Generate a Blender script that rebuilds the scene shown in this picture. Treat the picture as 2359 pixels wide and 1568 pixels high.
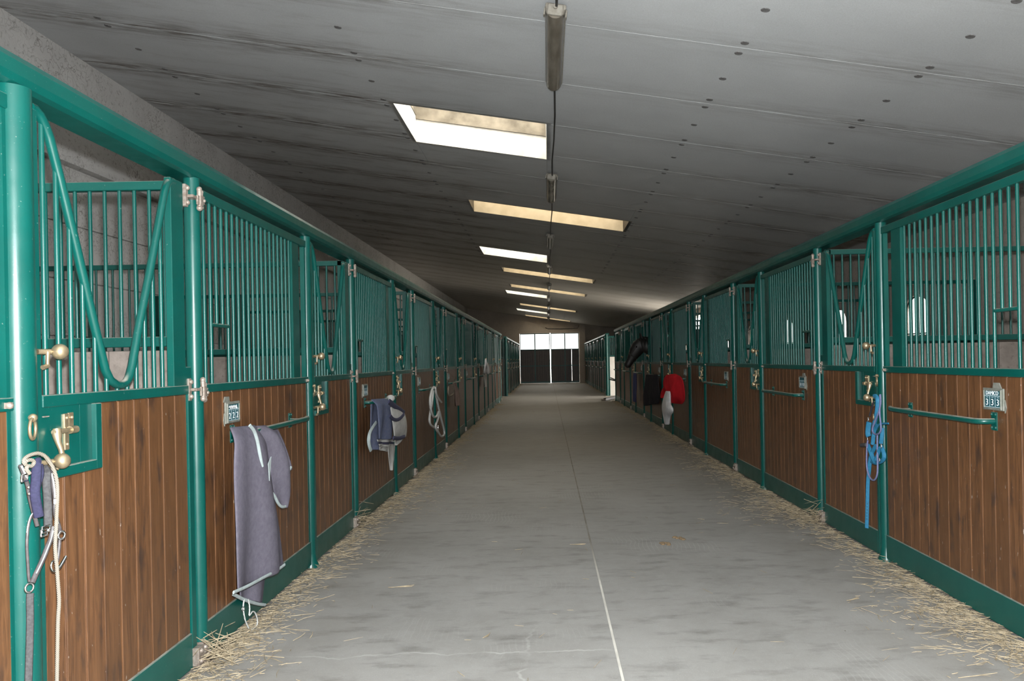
import bpy, math, random
from mathutils import Vector, Matrix
R = random.Random(11)
scene = bpy.context.scene
for o in list(bpy.data.objects):
    bpy.data.objects.remove(o)
col = scene.collection

# ------------------------------------------------------------------ camera, world, light, exposure
EYE = 1.5
FPX, PX, PY, ROLL = 1800.0, 1261.3, 829.1, 0.0189       # focal length and vanishing point in the 2359 x 1568 frame
cam_data = bpy.data.cameras.new('camera')
cam_data.sensor_fit = 'HORIZONTAL'; cam_data.sensor_width = 36.0
cam_data.lens = FPX / 2359.0 * 36.0
cam_data.shift_x = -(PX - 1179.5) / 2359.0
cam_data.shift_y = (PY - 784.0) / 2359.0
cam_data.clip_start = 0.05; cam_data.clip_end = 400
camera = bpy.data.objects.new('camera', cam_data); col.objects.link(camera)
camera.matrix_world = Matrix.Translation((0, 0, EYE)) @ Matrix.Rotation(math.pi / 2, 4, 'X') @ Matrix.Rotation(-ROLL, 4, 'Z')
scene.camera = camera

SKY = 13.5
world = bpy.data.worlds.new('overcast_sky'); scene.world = world; world.use_nodes = True
bg = world.node_tree.nodes['Background']
bg.inputs['Color'].default_value = (1.0, 0.975, 0.93, 1); bg.inputs['Strength'].default_value = SKY

fl = bpy.data.lights.new('camera_flash', 'POINT')
fl.energy = 1750; fl.color = (0.95, 0.985, 1.0); fl.shadow_soft_size = 0.022
flash = bpy.data.objects.new('camera_flash', fl); col.objects.link(flash)
flash.location = (0.01, 0.03, EYE + 0.12); flash.rotation_euler = (math.radians(91), 0, math.radians(2))

vs = scene.view_settings
vs.view_transform = 'Standard'; vs.look = 'None'; vs.gamma = 1.0; vs.exposure = 0.0; vs.use_curve_mapping = False
scene.cycles.use_denoising = True
scene.cycles.use_adaptive_sampling = True; scene.cycles.adaptive_threshold = 0.065; scene.cycles.adaptive_min_samples = 16
scene.cycles.max_bounces = 6; scene.cycles.diffuse_bounces = 3; scene.cycles.glossy_bounces = 2
scene.cycles.transmission_bounces = 3; scene.cycles.transparent_max_bounces = 8
scene.cycles.sample_clamp_indirect = 4.0
scene.cycles.caustics_reflective = False; scene.cycles.caustics_refractive = False

# ------------------------------------------------------------------ measures
XL, XR = -1.785, 2.435            # axes of the two rows of posts
DOOR, PANEL = 1.324, 1.848; PER = DOOR + PANEL
YL, YR = 2.629, 5.674             # first latch post of each row
WLX, WRX = -5.27, 5.6             # outer walls
YEND, YBACK = 51.0, -3.5
SLOPE = -0.1545
def zc(x): return 4.17 + SLOPE * x
def at(u, v, X):
    a0, b0 = (u - PX) / FPX, -(v - PY) / FPX
    a, b = a0 + ROLL * b0, b0 - ROLL * a0
    Y = X / a
    return Vector((X, Y, EYE + b * Y))

# ------------------------------------------------------------------ materials
MATS = {}
class NT:
    def __init__(s, name):
        s.m = bpy.data.materials.new(name); s.m.use_nodes = True
        s.t = s.m.node_tree; s.b = s.t.nodes['Principled BSDF']; s.n = s.t.nodes; MATS[name] = s.m
    def new(s, typ, **kw):
        n = s.n.new(typ)
        for k, v in kw.items():
            if k.startswith('i_'):
                n.inputs[k[2:].replace('_', ' ')].default_value = v
            else: setattr(n, k, v)
        return n
    def l(s, a, b): s.t.links.new(a, b)
    def coords(s, kind='Object', scale=(1, 1, 1)):
        if kind == 'World':
            g = s.new('ShaderNodeNewGeometry'); out = g.outputs['Position']
        else:
            g = s.new('ShaderNodeTexCoord'); out = g.outputs[kind]
        mp = s.new('ShaderNodeMapping'); mp.inputs['Scale'].default_value = scale
        s.l(out, mp.inputs['Vector']); return mp.outputs['Vector']
    def noise(s, vec, scale, detail=4, rough=0.55, dist=0.0):
        n = s.new('ShaderNodeTexNoise'); n.inputs['Scale'].default_value = scale
        n.inputs['Detail'].default_value = detail; n.inputs['Roughness'].default_value = rough
        n.inputs['Distortion'].default_value = dist
        s.l(vec, n.inputs['Vector']); return n.outputs['Fac']
    def ramp(s, fac, lo, hi, a=0.0, b=1.0):
        n = s.new('ShaderNodeMapRange'); n.inputs['From Min'].default_value = lo; n.inputs['From Max'].default_value = hi
        n.inputs['To Min'].default_value = a; n.inputs['To Max'].default_value = b
        s.l(fac, n.inputs['Value']); return n.outputs['Result']
    def mix(s, fac, A, B):
        n = s.new('ShaderNodeMix'); n.data_type = 'RGBA'
        for sock, val in ((n.inputs[0], fac), (n.inputs[6], A), (n.inputs[7], B)):
            if isinstance(val, (int, float)): sock.default_value = val
            elif isinstance(val, tuple): sock.default_value = (*val, 1)
            else: s.l(val, sock)
        return n.outputs[2]
    def math(s, op, a, b=0.0, c=0.0):
        n = s.new('ShaderNodeMath'); n.operation = op
        for i, v in enumerate((a, b, c)):
            if isinstance(v, (int, float)): n.inputs[i].default_value = v
            else: s.l(v, n.inputs[i])
        return n.outputs[0]
    def sep(s, vec):
        n = s.new('ShaderNodeSeparateXYZ'); s.l(vec, n.inputs[0]); return n.outputs
    def bump(s, fac, strength=0.3, dist=0.01):
        n = s.new('ShaderNodeBump'); n.inputs['Strength'].default_value = strength; n.inputs['Distance'].default_value = dist
        s.l(fac, n.inputs['Height']); s.l(n.outputs[0], s.b.inputs['Normal'])
    def set(s, color=None, rough=None, metal=None, spec=None):
        for k, v in (('Base Color', color), ('Roughness', rough), ('Metallic', metal), ('Specular IOR Level', spec)):
            if v is None: continue
            if isinstance(v, tuple): s.b.inputs[k].default_value = (*v, 1)
            elif isinstance(v, (int, float)): s.b.inputs[k].default_value = v
            else: s.l(v, s.b.inputs[k])

def simple(name, c1, c2=None, rough=0.6, metal=0.0, scale=20, bump=0.0, spec=0.5):
    t = NT(name); v = t.coords()
    if c2: t.set(color=t.mix(t.ramp(t.noise(v, scale, 5), 0.35, 0.65), c1, c2))
    else: t.set(color=c1)
    t.set(rough=rough, metal=metal, spec=spec)
    if bump: t.bump(t.noise(v, scale * 3, 3), bump, 0.004)
    return t

def green_paint():
    t = NT('green_paint'); v = t.coords('World')
    base = t.mix(t.ramp(t.noise(v, 3, 3), 0.3, 0.7), (0.0008, 0.056, 0.046), (0.001, 0.072, 0.059))
    speck = t.ramp(t.noise(v, 130, 2), 0.70, 0.76)
    base = t.mix(t.math('MULTIPLY', speck, 0.35), base, (0.30, 0.33, 0.28))
    g = t.new('ShaderNodeNewGeometry'); nz = t.sep(g.outputs['Normal'])[2]
    dust = t.math('MULTIPLY', t.ramp(nz, 0.55, 0.95), t.ramp(t.noise(v, 14, 4), 0.25, 0.6, 0.45, 1.0))
    base = t.mix(dust, base, (0.36, 0.335, 0.285))
    t.set(color=base, rough=t.ramp(t.noise(v, 9, 4), 0.3, 0.7, 0.28, 0.38), spec=0.42)
    t.bump(t.noise(v, 260, 2), 0.05, 0.002)
green_paint()

def wood(name, lo, hi, knot):
    t = NT(name)
    oi = t.new('ShaderNodeObjectInfo')
    mp = t.new('ShaderNodeMapping'); mp.inputs['Scale'].default_value = (3.0, 3.0, 0.22)
    g = t.new('ShaderNodeNewGeometry'); t.l(g.outputs['Position'], mp.inputs['Vector'])
    off = t.new('ShaderNodeCombineXYZ'); t.l(t.math('MULTIPLY', oi.outputs['Random'], 37.0), off.inputs[2]); t.l(off.outputs[0], mp.inputs['Location'])
    v = mp.outputs['Vector']
    grain = t.noise(v, 14, 6, 0.65, 1.2)
    c = t.mix(t.ramp(grain, 0.32, 0.68), lo, hi)
    c = t.mix(t.ramp(oi.outputs['Random'], 0, 1, 0.0, 0.65), c, tuple(0.45 * x for x in hi))
    kn = t.ramp(t.noise(t.coords('World', (4, 4, 1.6)), 3.2, 4), 0.56, 0.70)
    c = t.mix(t.math('MULTIPLY', kn, 0.75), c, knot)
    scr = t.ramp(t.noise(t.coords('World', (1, 1, 0.35)), 75, 2), 0.715, 0.75)
    c = t.mix(t.math('MULTIPLY', scr, 0.5), c, (0.45, 0.40, 0.35))
    t.set(color=c, rough=0.36, spec=0.45)
    t.bump(grain, 0.12, 0.003)
wood('varnished_plank', (0.062, 0.027, 0.012), (0.178, 0.081, 0.034), (0.028, 0.018, 0.015))
wood('gate_plank', (0.035, 0.024, 0.016), (0.075, 0.05, 0.032), (0.015, 0.012, 0.01))
simple('plank_joint_glint', (0.56, 0.36, 0.27), (0.42, 0.26, 0.19), 0.7, scale=8)  # joint backing lightened to paint the flash highlight along the grooves
simple('brass', (0.44, 0.345, 0.22), (0.32, 0.25, 0.155), 0.36, 0.75, 25)
simple('dull_steel', (0.33, 0.29, 0.25), (0.20, 0.15, 0.12), 0.5, 0.4, 60)
simple('chrome', (0.75, 0.75, 0.76), None, 0.18, 1.0)
simple('dark_slot', (0.02, 0.02, 0.02), None, 0.8)
simple('plate_metal', (0.25, 0.25, 0.22), (0.17, 0.18, 0.15), 0.5, 0.3, 30)
simple('plate_slate', (0.006, 0.055, 0.075), (0.01, 0.075, 0.085), 0.4, 0, 30)
simple('chalk_white', (0.72, 0.76, 0.78), None, 0.9)
simple('plate_line', (0.30, 0.40, 0.43), None, 0.8)
simple('blanket_fleece', (0.115, 0.105, 0.135), (0.142, 0.13, 0.162), 0.95, 0, 35, 0.5, 0.1)
simple('blanket_navy', (0.085, 0.10, 0.165), (0.12, 0.13, 0.185), 0.95, 0, 35, 0.5, 0.1)
simple('cloth_pale', (0.47, 0.46, 0.44), (0.36, 0.35, 0.33), 0.95, 0, 12, 0.4, 0.1)
simple('trim_pale', (0.36, 0.42, 0.42), (0.29, 0.33, 0.33), 0.9, 0, 30)
simple('navy_trim', (0.03, 0.03, 0.065), None, 0.9)
simple('cloth_red', (0.50, 0.013, 0.022), (0.36, 0.01, 0.016), 0.9, 0, 8, 0.3, 0.1)
simple('cloth_white', (0.62, 0.62, 0.64), (0.50, 0.50, 0.52), 0.95, 0, 14, 0.3, 0.1)
simple('cloth_dark', (0.022, 0.022, 0.028), (0.035, 0.032, 0.036), 0.95, 0, 10, 0.2, 0.1)
simple('cloth_brown', (0.22, 0.16, 0.14), (0.27, 0.20, 0.18), 0.95, 0, 10, 0.2, 0.1)
simple('cloth_blue', (0.012, 0.018, 0.085), (0.02, 0.03, 0.11), 0.9, 0, 10)
simple('strap_blue', (0.010, 0.12, 0.225), (0.015, 0.155, 0.28), 0.7, 0, 60)
simple('cord_blue', (0.10, 0.12, 0.24), (0.16, 0.16, 0.27), 0.8, 0, 90)
simple('strap_indigo', (0.011, 0.011, 0.036), (0.02, 0.019, 0.055), 0.85, 0, 120)
simple('strap_grey', (0.026, 0.025, 0.026), (0.05, 0.048, 0.05), 0.75, 0, 120)
simple('strap_leather', (0.04, 0.033, 0.034), (0.075, 0.064, 0.065), 0.45, 0, 60)
simple('lamp_housing', (0.30, 0.28, 0.24), (0.20, 0.18, 0.15), 0.6, 0, 25)
simple('cable_black', (0.03, 0.028, 0.026), None, 0.6)
simple('horse_coat', (0.007, 0.005, 0.0045), (0.011, 0.008, 0.0065), 0.5, 0, 12)
simple('horse_mane', (0.008, 0.007, 0.006), None, 0.6)
simple('horse_eye', (0.01, 0.008, 0.008), None, 0.08)
simple('leather_dark', (0.02, 0.015, 0.012), None, 0.5)
simple('barrow_metal', (0.035, 0.035, 0.035), (0.06, 0.055, 0.05), 0.5, 0.3, 20)
simple('barrow_red', (0.25, 0.02, 0.03), None, 0.5)
simple('rubber', (0.02, 0.02, 0.02), None, 0.8)
simple('bedding', (0.34, 0.27, 0.16), (0.22, 0.17, 0.10), 0.95, 0, 40, 0.8)
simple('skylight_curb', (0.62, 0.60, 0.56), (0.46, 0.43, 0.37), 0.8, 0, 6)
simple('skylight_cream', (0.66, 0.565, 0.42), (0.56, 0.47, 0.335), 0.8, 0, 6)
simple('outdoor_ground', (0.62, 0.59, 0.54), (0.54, 0.51, 0.46), 0.9, 0, 2)
simple('dung', (0.26, 0.18, 0.10), (0.17, 0.12, 0.07), 0.95, 0, 60, 0.8)

def rope_mat(name, a, b, scale):
    t = NT(name)
    w = t.new('ShaderNodeTexWave'); w.bands_direction = 'DIAGONAL'
    w.inputs['Scale'].default_value = scale; t.l(t.coords('Object'), w.inputs['Vector'])
    t.set(color=t.mix(w.outputs['Fac'], a, b), rough=0.9); t.bump(w.outputs['Fac'], 0.6, 0.003)
rope_mat('rope_cream', (0.17, 0.14, 0.105), (0.34, 0.295, 0.235), 90)
rope_mat('rope_white', (0.42, 0.42, 0.40), (0.60, 0.60, 0.58), 40)

def straw():
    t = NT('straw'); v = t.coords('World')
    c = t.mix(t.ramp(t.noise(v, 22, 4), 0.3, 0.7), (0.19, 0.145, 0.085), (0.43, 0.35, 0.235))
    t.set(color=c, rough=0.75)
straw()

def ceiling_mat():
    t = NT('ceiling_paint'); v = t.coords('World'); x, y, z = t.sep(v)
    base = t.mix(t.ramp(t.noise(v, 0.9, 5), 0.3, 0.7), (0.52, 0.535, 0.545), (0.60, 0.615, 0.625))
    base = t.mix(t.ramp(t.noise(v, 120, 2), 0.35, 0.7, 0, 0.22), base, (0.26, 0.245, 0.23))
    # grime gathered along the joints, stretched across the building
    fr = t.math('FRACT', t.math('DIVIDE', t.math('ADD', y, 7.2 + 13.35), 1.335))
    d = t.math('MINIMUM', fr, t.math('SUBTRACT', 1.0, fr))
    near = t.ramp(d, 0.0, 0.26, 1.0, 0.0)
    streak = t.ramp(t.noise(t.coords('World', (0.8, 7, 1)), 2.6, 6, 0.7), 0.42, 0.62)
    leftish = t.math('ADD', t.ramp(x, -2.2, -0.2, 1.0, 0.22), t.ramp(x, 1.2, 3.4, 0.0, 0.4))
    far = t.math('MULTIPLY', t.ramp(y, 6, 16, 0.45, 1.0), t.ramp(y, 18, 34, 1.0, 0.4))
    m = t.math('MULTIPLY', t.math('MULTIPLY', near, streak), t.math('MULTIPLY', leftish, far))
    base = t.mix(t.math('MINIMUM', t.math('MULTIPLY', m, 1.6), 0.85), base, (0.085, 0.055, 0.035))
    fl2 = t.ramp(t.noise(t.coords('World', (1.2, 5, 1)), 1.1, 6, 0.7), 0.50, 0.68, 0, 0.75)
    fl2 = t.math('MULTIPLY', fl2, t.ramp(x, -1.8, 0.2, 1.0, 0.10))
    base = t.mix(t.math('MULTIPLY', t.math('MULTIPLY', fl2, t.ramp(y, 8, 18, 0.25, 1)), t.ramp(y, 18, 34, 1.0, 0.4)), base, (0.11, 0.082, 0.058))
    brown = t.ramp(y, 9, 26, 0.0, 0.40)  # warm skylight bounce on the far ceiling, mixed into the paint colour
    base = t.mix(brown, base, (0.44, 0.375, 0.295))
    t.set(color=base, rough=0.55, spec=0.35); t.bump(t.noise(v, 60, 3), 0.08, 0.003)
ceiling_mat()
simple('ceiling_joint', (0.45, 0.43, 0.40), (0.26, 0.23, 0.20), 0.8, scale=3)
simple('anchor_dark', (0.19, 0.19, 0.19), (0.11, 0.10, 0.095), 0.7, scale=40)

def floor_mat():
    t = NT('floor_concrete'); v = t.coords('World'); x, y, z = t.sep(v)
    base = t.mix(t.ramp(t.noise(v, 0.7, 6, 0.6), 0.3, 0.7), (0.22, 0.212, 0.198), (0.315, 0.306, 0.29))
    base = t.mix(t.ramp(t.noise(v, 9, 6, 0.7), 0.35, 0.75, 0, 0.45), base, (0.34, 0.335, 0.325))
    base = t.mix(t.ramp(t.noise(t.coords('World', (1, 2.4, 1)), 3.1, 5, 0.65), 0.52, 0.72, 0, 0.60), base, (0.105, 0.10, 0.092))
    base = t.mix(t.ramp(t.noise(v, 150, 2), 0.62, 0.75, 0, 0.5), base, (0.50, 0.49, 0.47))
    # pale scraped scratches
    ws = t.new('ShaderNodeTexWave'); ws.inputs['Scale'].default_value = 9; ws.inputs['Distortion'].default_value = 9
    ws.inputs['Detail'].default_value = 2; ws.inputs['Detail Scale'].default_value = 0.35; t.l(v, ws.inputs['Vector'])
    scr = t.math('MULTIPLY', t.ramp(ws.outputs['Fac'], 0.86, 0.98), t.ramp(t.noise(v, 0.9, 2), 0.56, 0.70, 0, 0.22))
    base = t.mix(scr, base, (0.55, 0.54, 0.52))
    # a hair crack running across, and a branch of it
    wob = t.math('MULTIPLY', t.math('SUBTRACT', t.noise(t.coords('World', (1, 0, 0)), 2.2, 5), 0.5), 0.30)
    c1 = t.math('ABSOLUTE', t.math('SUBTRACT', t.math('ADD', y, wob), 4.02))
    m1 = t.math('MULTIPLY', t.ramp(c1, 0.004, 0.011, 0.8, 0.0), t.math('MULTIPLY', t.ramp(x, -1.7, -1.2, 0, 1), t.ramp(x, 0.30, 0.33, 1, 0)))
    wob2 = t.math('MULTIPLY', t.math('SUBTRACT', t.noise(t.coords('World', (0, 1, 0)), 3.3, 5), 0.5), 0.35)
    c2 = t.math('ABSOLUTE', t.math('SUBTRACT', t.math('ADD', x, wob2), -0.13))
    m2 = t.math('MULTIPLY', t.ramp(c2, 0.003, 0.012, 0.7, 0.0), t.ramp(y, 4.0, 4.5, 1, 0))
    base = t.mix(t.math('MULTIPLY', t.math('MAXIMUM', m1, m2), t.ramp(t.noise(v, 5, 4), 0.35, 0.62, 0.1, 0.75)), base, (0.48, 0.47, 0.45))
    # warmer floor colour away from the camera end; stained edges by the stalls
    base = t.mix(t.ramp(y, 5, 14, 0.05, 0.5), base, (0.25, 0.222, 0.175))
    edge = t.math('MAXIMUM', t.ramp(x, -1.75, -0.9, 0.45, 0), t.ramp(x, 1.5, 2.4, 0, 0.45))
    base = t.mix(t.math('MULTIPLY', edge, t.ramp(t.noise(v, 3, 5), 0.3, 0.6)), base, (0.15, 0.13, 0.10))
    t.set(color=base, rough=0.62, spec=0.4); t.bump(t.noise(v, 45, 5, 0.7), 0.25, 0.004)
floor_mat()
def concrete(name, a, b, dirt, scale=1.6, cracks=0.0):
    t = NT(name); v = t.coords('World')
    base = t.mix(t.ramp(t.noise(v, scale, 6, 0.65), 0.3, 0.7), a, b)
    base = t.mix(t.ramp(t.noise(v, 26, 4), 0.58, 0.72, 0, 0.5), base, dirt)
    if cracks:
        vo = t.new('ShaderNodeTexVoronoi'); vo.feature = 'DISTANCE_TO_EDGE'; vo.inputs['Scale'].default_value = 5.0
        vm = t.new('ShaderNodeVectorMath'); vm.operation = 'ADD'
        ns = t.new('ShaderNodeTexNoise'); ns.inputs['Scale'].default_value = 5; t.l(v, ns.inputs['Vector'])
        t.l(v, vm.inputs[0]); t.l(ns.outputs['Color'], vm.inputs[1]); t.l(vm.outputs[0], vo.inputs['Vector'])
        k = t.math('MULTIPLY', t.ramp(vo.outputs['Distance'], 0.0, 0.05, 1, 0), t.ramp(t.noise(v, 1.5, 3), 0.40, 0.6, 0, cracks))
        base = t.mix(k, base, dirt)
    t.set(color=base, rough=0.85, spec=0.3); t.bump(t.noise(v, 24, 6, 0.7), 0.35, 0.01)
concrete('wall_concrete', (0.52, 0.505, 0.49), (0.64, 0.62, 0.60), (0.15, 0.13, 0.11), 1.6, 0.7)
concrete('end_concrete', (0.40, 0.35, 0.305), (0.50, 0.445, 0.39), (0.12, 0.10, 0.085), 0.8, 0.3)
concrete('partition_board', (0.13, 0.108, 0.092), (0.235, 0.20, 0.175), (0.07, 0.052, 0.042), 7, 0.0)
concrete('daylit_board', (0.66, 0.61, 0.55), (0.76, 0.71, 0.65), (0.45, 0.36, 0.28), 3, 0.0)  # partition boards whitened in place of daylight from the side opening

def glassy(name, col_, gloss):
    t = NT(name); t.n.remove(t.b)
    tr = t.new('ShaderNodeBsdfTransparent'); tr.inputs[0].default_value = (*col_, 1)
    gl = t.new('ShaderNodeBsdfGlossy'); gl.inputs['Roughness'].default_value = 0.12
    mx = t.new('ShaderNodeMixShader'); mx.inputs[0].default_value = gloss
    t.l(tr.outputs[0], mx.inputs[1]); t.l(gl.outputs[0], mx.inputs[2])
    t.l(mx.outputs[0], t.n['Material Output'].inputs['Surface'])
glassy('window_glass', (0.50, 0.51, 0.50), 0.06)
glassy('gate_glass', (0.46, 0.465, 0.46), 0.05)
glassy('skylight_glass', (0.85, 0.85, 0.83), 0.05)
glassy('skylight_sheet', (0.52, 0.495, 0.44), 0.05)
simple('skylight_grime', (0.10, 0.082, 0.058), (0.26, 0.22, 0.165), 0.85, 0, 3)
simple('skylight_end_shade', (0.05, 0.04, 0.03), (0.10, 0.08, 0.055), 0.9, 0, 5)  # unlit shaft ends, their shade put into the wall colour
def diffuser():
    t = NT('lamp_diffuser'); v = t.coords('Object')
    t.set(color=t.mix(t.ramp(t.noise(t.coords('Object', (6, 1, 6)), 3, 5), 0.35, 0.65), (0.13, 0.112, 0.088), (0.195, 0.172, 0.14)), rough=0.25, spec=0.5)
diffuser()

# ------------------------------------------------------------------ mesh helpers
class MB:
    def __init__(s): s.v = []; s.f = []; s.sm = []
    def add(s, vs_, fs, smooth=False):
        o = len(s.v); s.v += [tuple(p) for p in vs_]
        for f in fs: s.f.append(tuple(i + o for i in f)); s.sm.append(smooth)
        return s
    def box(s, x0, x1, y0, y1, z0, z1, c=0.0, M=None):
        xs, ys, zs = (x0, x1), (y0, y1), (z0, z1)
        if c <= 0:
            vs_ = [(xs[i], ys[j], zs[k]) for i in (0, 1) for j in (0, 1) for k in (0, 1)]
            fs = [(0, 1, 3, 2), (4, 6, 7, 5), (0, 4, 5, 1), (2, 3, 7, 6), (0, 2, 6, 4), (1, 5, 7, 3)]
        else:
            vs_ = []; idx = {}
            for i in (0, 1):
                for j in (0, 1):
                    for k in (0, 1):
                        for ax in range(3):
                            p = [xs[i], ys[j], zs[k]]
                            for a2, (q, arr) in enumerate(((i, xs), (j, ys), (k, zs))):
                                if a2 != ax: p[a2] += c if q == 0 else -c
                            idx[(i, j, k, ax)] = len(vs_); vs_.append(tuple(p))
            fs = []
            def face(ids, nrm):
                a, b, d = (Vector(vs_[q]) for q in ids[:3])
                if (b - a).cross(d - a).dot(Vector(nrm)) < 0: ids = ids[::-1]
                fs.append(tuple(ids))
            for ax in range(3):
                o1, o2 = [q for q in range(3) if q != ax]
                for sd in (0, 1):
                    ids = []
                    for p, q in ((0, 0), (1, 0), (1, 1), (0, 1)):
                        key = [0, 0, 0]; key[ax] = sd; key[o1] = p; key[o2] = q
                        ids.append(idx[(*key, ax)])
                    n = [0, 0, 0]; n[ax] = 1 if sd else -1; face(ids, n)
            for ax in range(3):
                o1, o2 = [q for q in range(3) if q != ax]
                for p in (0, 1):
                    for q in (0, 1):
                        k0 = [0, 0, 0]; k0[o1] = p; k0[o2] = q; k1 = list(k0); k1[ax] = 1
                        n = [0, 0, 0]; n[o1] = 1 if p else -1; n[o2] = 1 if q else -1
                        face([idx[(*k0, o1)], idx[(*k0, o2)], idx[(*k1, o2)], idx[(*k1, o1)]], n)
            for i in (0, 1):
                for j in (0, 1):
                    for k in (0, 1):
                        face([idx[(i, j, k, 0)], idx[(i, j, k, 1)], idx[(i, j, k, 2)]], (2 * i - 1, 2 * j - 1, 2 * k - 1))
        if M is not None: vs_ = [M @ Vector(p) for p in vs_]
        return s.add(vs_, fs)
    def tube(s, pts, r, n=8, flat=None, up=None, closed=False, caps=True):
        """sweep; r number or list; flat=(a, b): elliptical half axes along 'up x tangent' and 'up'"""
        P = [Vector(p) for p in pts]; m = len(P); rings = []
        ref = Vector(up) if up is not None else None
        prev = None
        for i in range(m):
            a = P[(i - 1) % m] if (closed or i > 0) else P[i]; b = P[(i + 1) % m] if (closed or i < m - 1) else P[i]
            t = (b - a).normalized()
            if ref is not None:
                e2 = (ref - t * ref.dot(t))
                e2 = e2.normalized() if e2.length > 1e-5 else t.orthogonal().normalized()
            elif prev is None: e2 = t.orthogonal().normalized()
            else:
                e2 = prev - t * prev.dot(t); e2 = e2.normalized() if e2.length > 1e-6 else t.orthogonal().normalized()
            prev = e2; e1 = t.cross(e2)
            rr = r[i] if isinstance(r, (list, tuple)) else r
            fa, fb = (flat[i] if isinstance(flat, list) else flat) if flat else (1, 1)
            rings.append([P[i] + e1 * (math.cos(2 * math.pi * k / n) * rr * fa) + e2 * (math.sin(2 * math.pi * k / n) * rr * fb) for k in range(n)])
        vs_ = [p for ring in rings for p in ring]; fs = []
        for i in range(m if closed else m - 1):
            i2 = (i + 1) % m
            for k in range(n):
                k2 = (k + 1) % n
                fs.append((i * n + k, i * n + k2, i2 * n + k2, i2 * n + k))
        s.add(vs_, fs, True)
        if caps and not closed:
            s.add(rings[0], [tuple(reversed(range(n)))]); s.add(rings[-1], [tuple(range(n))])
        return s
    def ribbon(s, pts, w, th, nrm):
        """flat strap: width w across, thickness th along nrm"""
        return s.tube(pts, 1.0, 4 if False else 8, flat=(w / 2, th / 2), up=nrm)
    def ball(s, c, r, n=14, m=9, sc=(1, 1, 1)):
        vs_ = []; fs = []
        for j in range(m + 1):
            ph = math.pi * j / m
            for i in range(n):
                th = 2 * math.pi * i / n
                vs_.append((c[0] + sc[0] * r * math.sin(ph) * math.cos(th), c[1] + sc[1] * r * math.sin(ph) * math.sin(th), c[2] + sc[2] * r * math.cos(ph)))
        for j in range(m):
            for i in range(n):
                i2 = (i + 1) % n
                fs.append((j * n + i, (j + 1) * n + i, (j + 1) * n + i2, j * n + i2))
        return s.add(vs_, fs, True)
    def ring(s, c, R_, r, ax1, ax2, n=20, k=7):
        a, b = Vector(ax1).normalized(), Vector(ax2).normalized(); c = Vector(c)
        return s.tube([c + a * (R_ * math.cos(2 * math.pi * i / n)) + b * (R_ * math.sin(2 * math.pi * i / n)) for i in range(n)], r, k, closed=True)
    def prism(s, poly, p0, e1, e2, e3, h):
        """polygon (list of (a,b)) in plane p0 + a e1 + b e2, extruded by h along e3"""
        p0, e1, e2, e3 = (Vector(q) for q in (p0, e1, e2, e3)); n = len(poly)
        A = [p0 + e1 * a + e2 * b for a, b in poly]; B = [q + e3 * h for q in A]
        fs = [tuple(reversed(range(n))), tuple(range(n, 2 * n))] + [(i, (i + 1) % n, n + (i + 1) % n, n + i) for i in range(n)]
        if e1.cross(e2).dot(e3) * h < 0: fs = [tuple(reversed(f)) for f in fs]
        return s.add(A + B, fs)
    def mesh(s, name, mirror=False):
        me = bpy.data.meshes.new(name)
        v = [(-p[0], p[1], p[2]) for p in s.v] if mirror else s.v
        f = [tuple(reversed(q)) for q in s.f] if mirror else s.f
        me.from_pydata(v, [], f)
        me.polygons.foreach_set('use_smooth', s.sm); me.update()
        return me

def obj(name, mb, mat, parent=None, loc=None, mirror=False, label=None, kind=None):
    me = mb if isinstance(mb, bpy.types.Mesh) else mb.mesh(name, mirror)
    if mat and not me.materials: me.materials.append(MATS[mat])
    o = bpy.data.objects.new(name, me); col.objects.link(o)
    if parent is not None: o.parent = parent
    if loc is not None: o.location = loc
    if label: o['label'] = label
    if kind: o['kind'] = kind
    return o
def tag(o, label, cat, group=None):
    o['label'] = label; o['category'] = cat
    if group: o['group'] = group
    return o
def thing(name, label, cat, loc=(0, 0, 0), group=None):
    o = bpy.data.objects.new(name, None); col.objects.link(o); o.location = loc; o.empty_display_size = 0.1
    return tag(o, label, cat, group)
def struct(name, mb, mat, label=None):
    o = obj(name, mb, mat); o['kind'] = 'structure'
    if label: o['label'] = label
    return o
ORD = ['first', 'second', 'third', 'fourth', 'fifth', 'sixth', 'seventh', 'eighth', 'ninth', 'tenth', 'eleventh', 'twelfth',
       'thirteenth', 'fourteenth', 'fifteenth', 'sixteenth', 'seventeenth', 'eighteenth', 'nineteenth', 'twentieth', 'twenty-first', 'twenty-second']

# ------------------------------------------------------------------ skylight and opening layout
SKYL = [('n', 8.82, 10.38), ('w', 13.9, 15.0), ('n', 19.9, 21.4), ('w', 24.0, 25.15), ('w', 29.3, 30.4), ('n', 32.3, 33.8),
        ('w', 39.2, 40.4), ('n', 43.8, 45.3), ('w', 49.2, 50.3)]
def sky_x(kind): return (-1.69, 0.04) if kind == 'n' else (-1.36, 1.50)
holes = [(*sky_x(k), y0, y1) for k, y0, y1 in SKYL]
def subtract(rect, hs):
    out = [rect]
    for hx0, hx1, hy0, hy1 in hs:
        nxt = []
        for x0, x1, y0, y1 in out:
            if hx1 <= x0 or hx0 >= x1 or hy1 <= y0 or hy0 >= y1: nxt.append((x0, x1, y0, y1)); continue
            a, b = max(x0, hx0), min(x1, hx1)
            if a > x0: nxt.append((x0, a, y0, y1))
            if b < x1: nxt.append((b, x1, y0, y1))
            if hy0 > y0: nxt.append((a, b, y0, hy0))
            if hy1 < y1: nxt.append((a, b, hy1, y1))
        out = nxt
    return out
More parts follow.
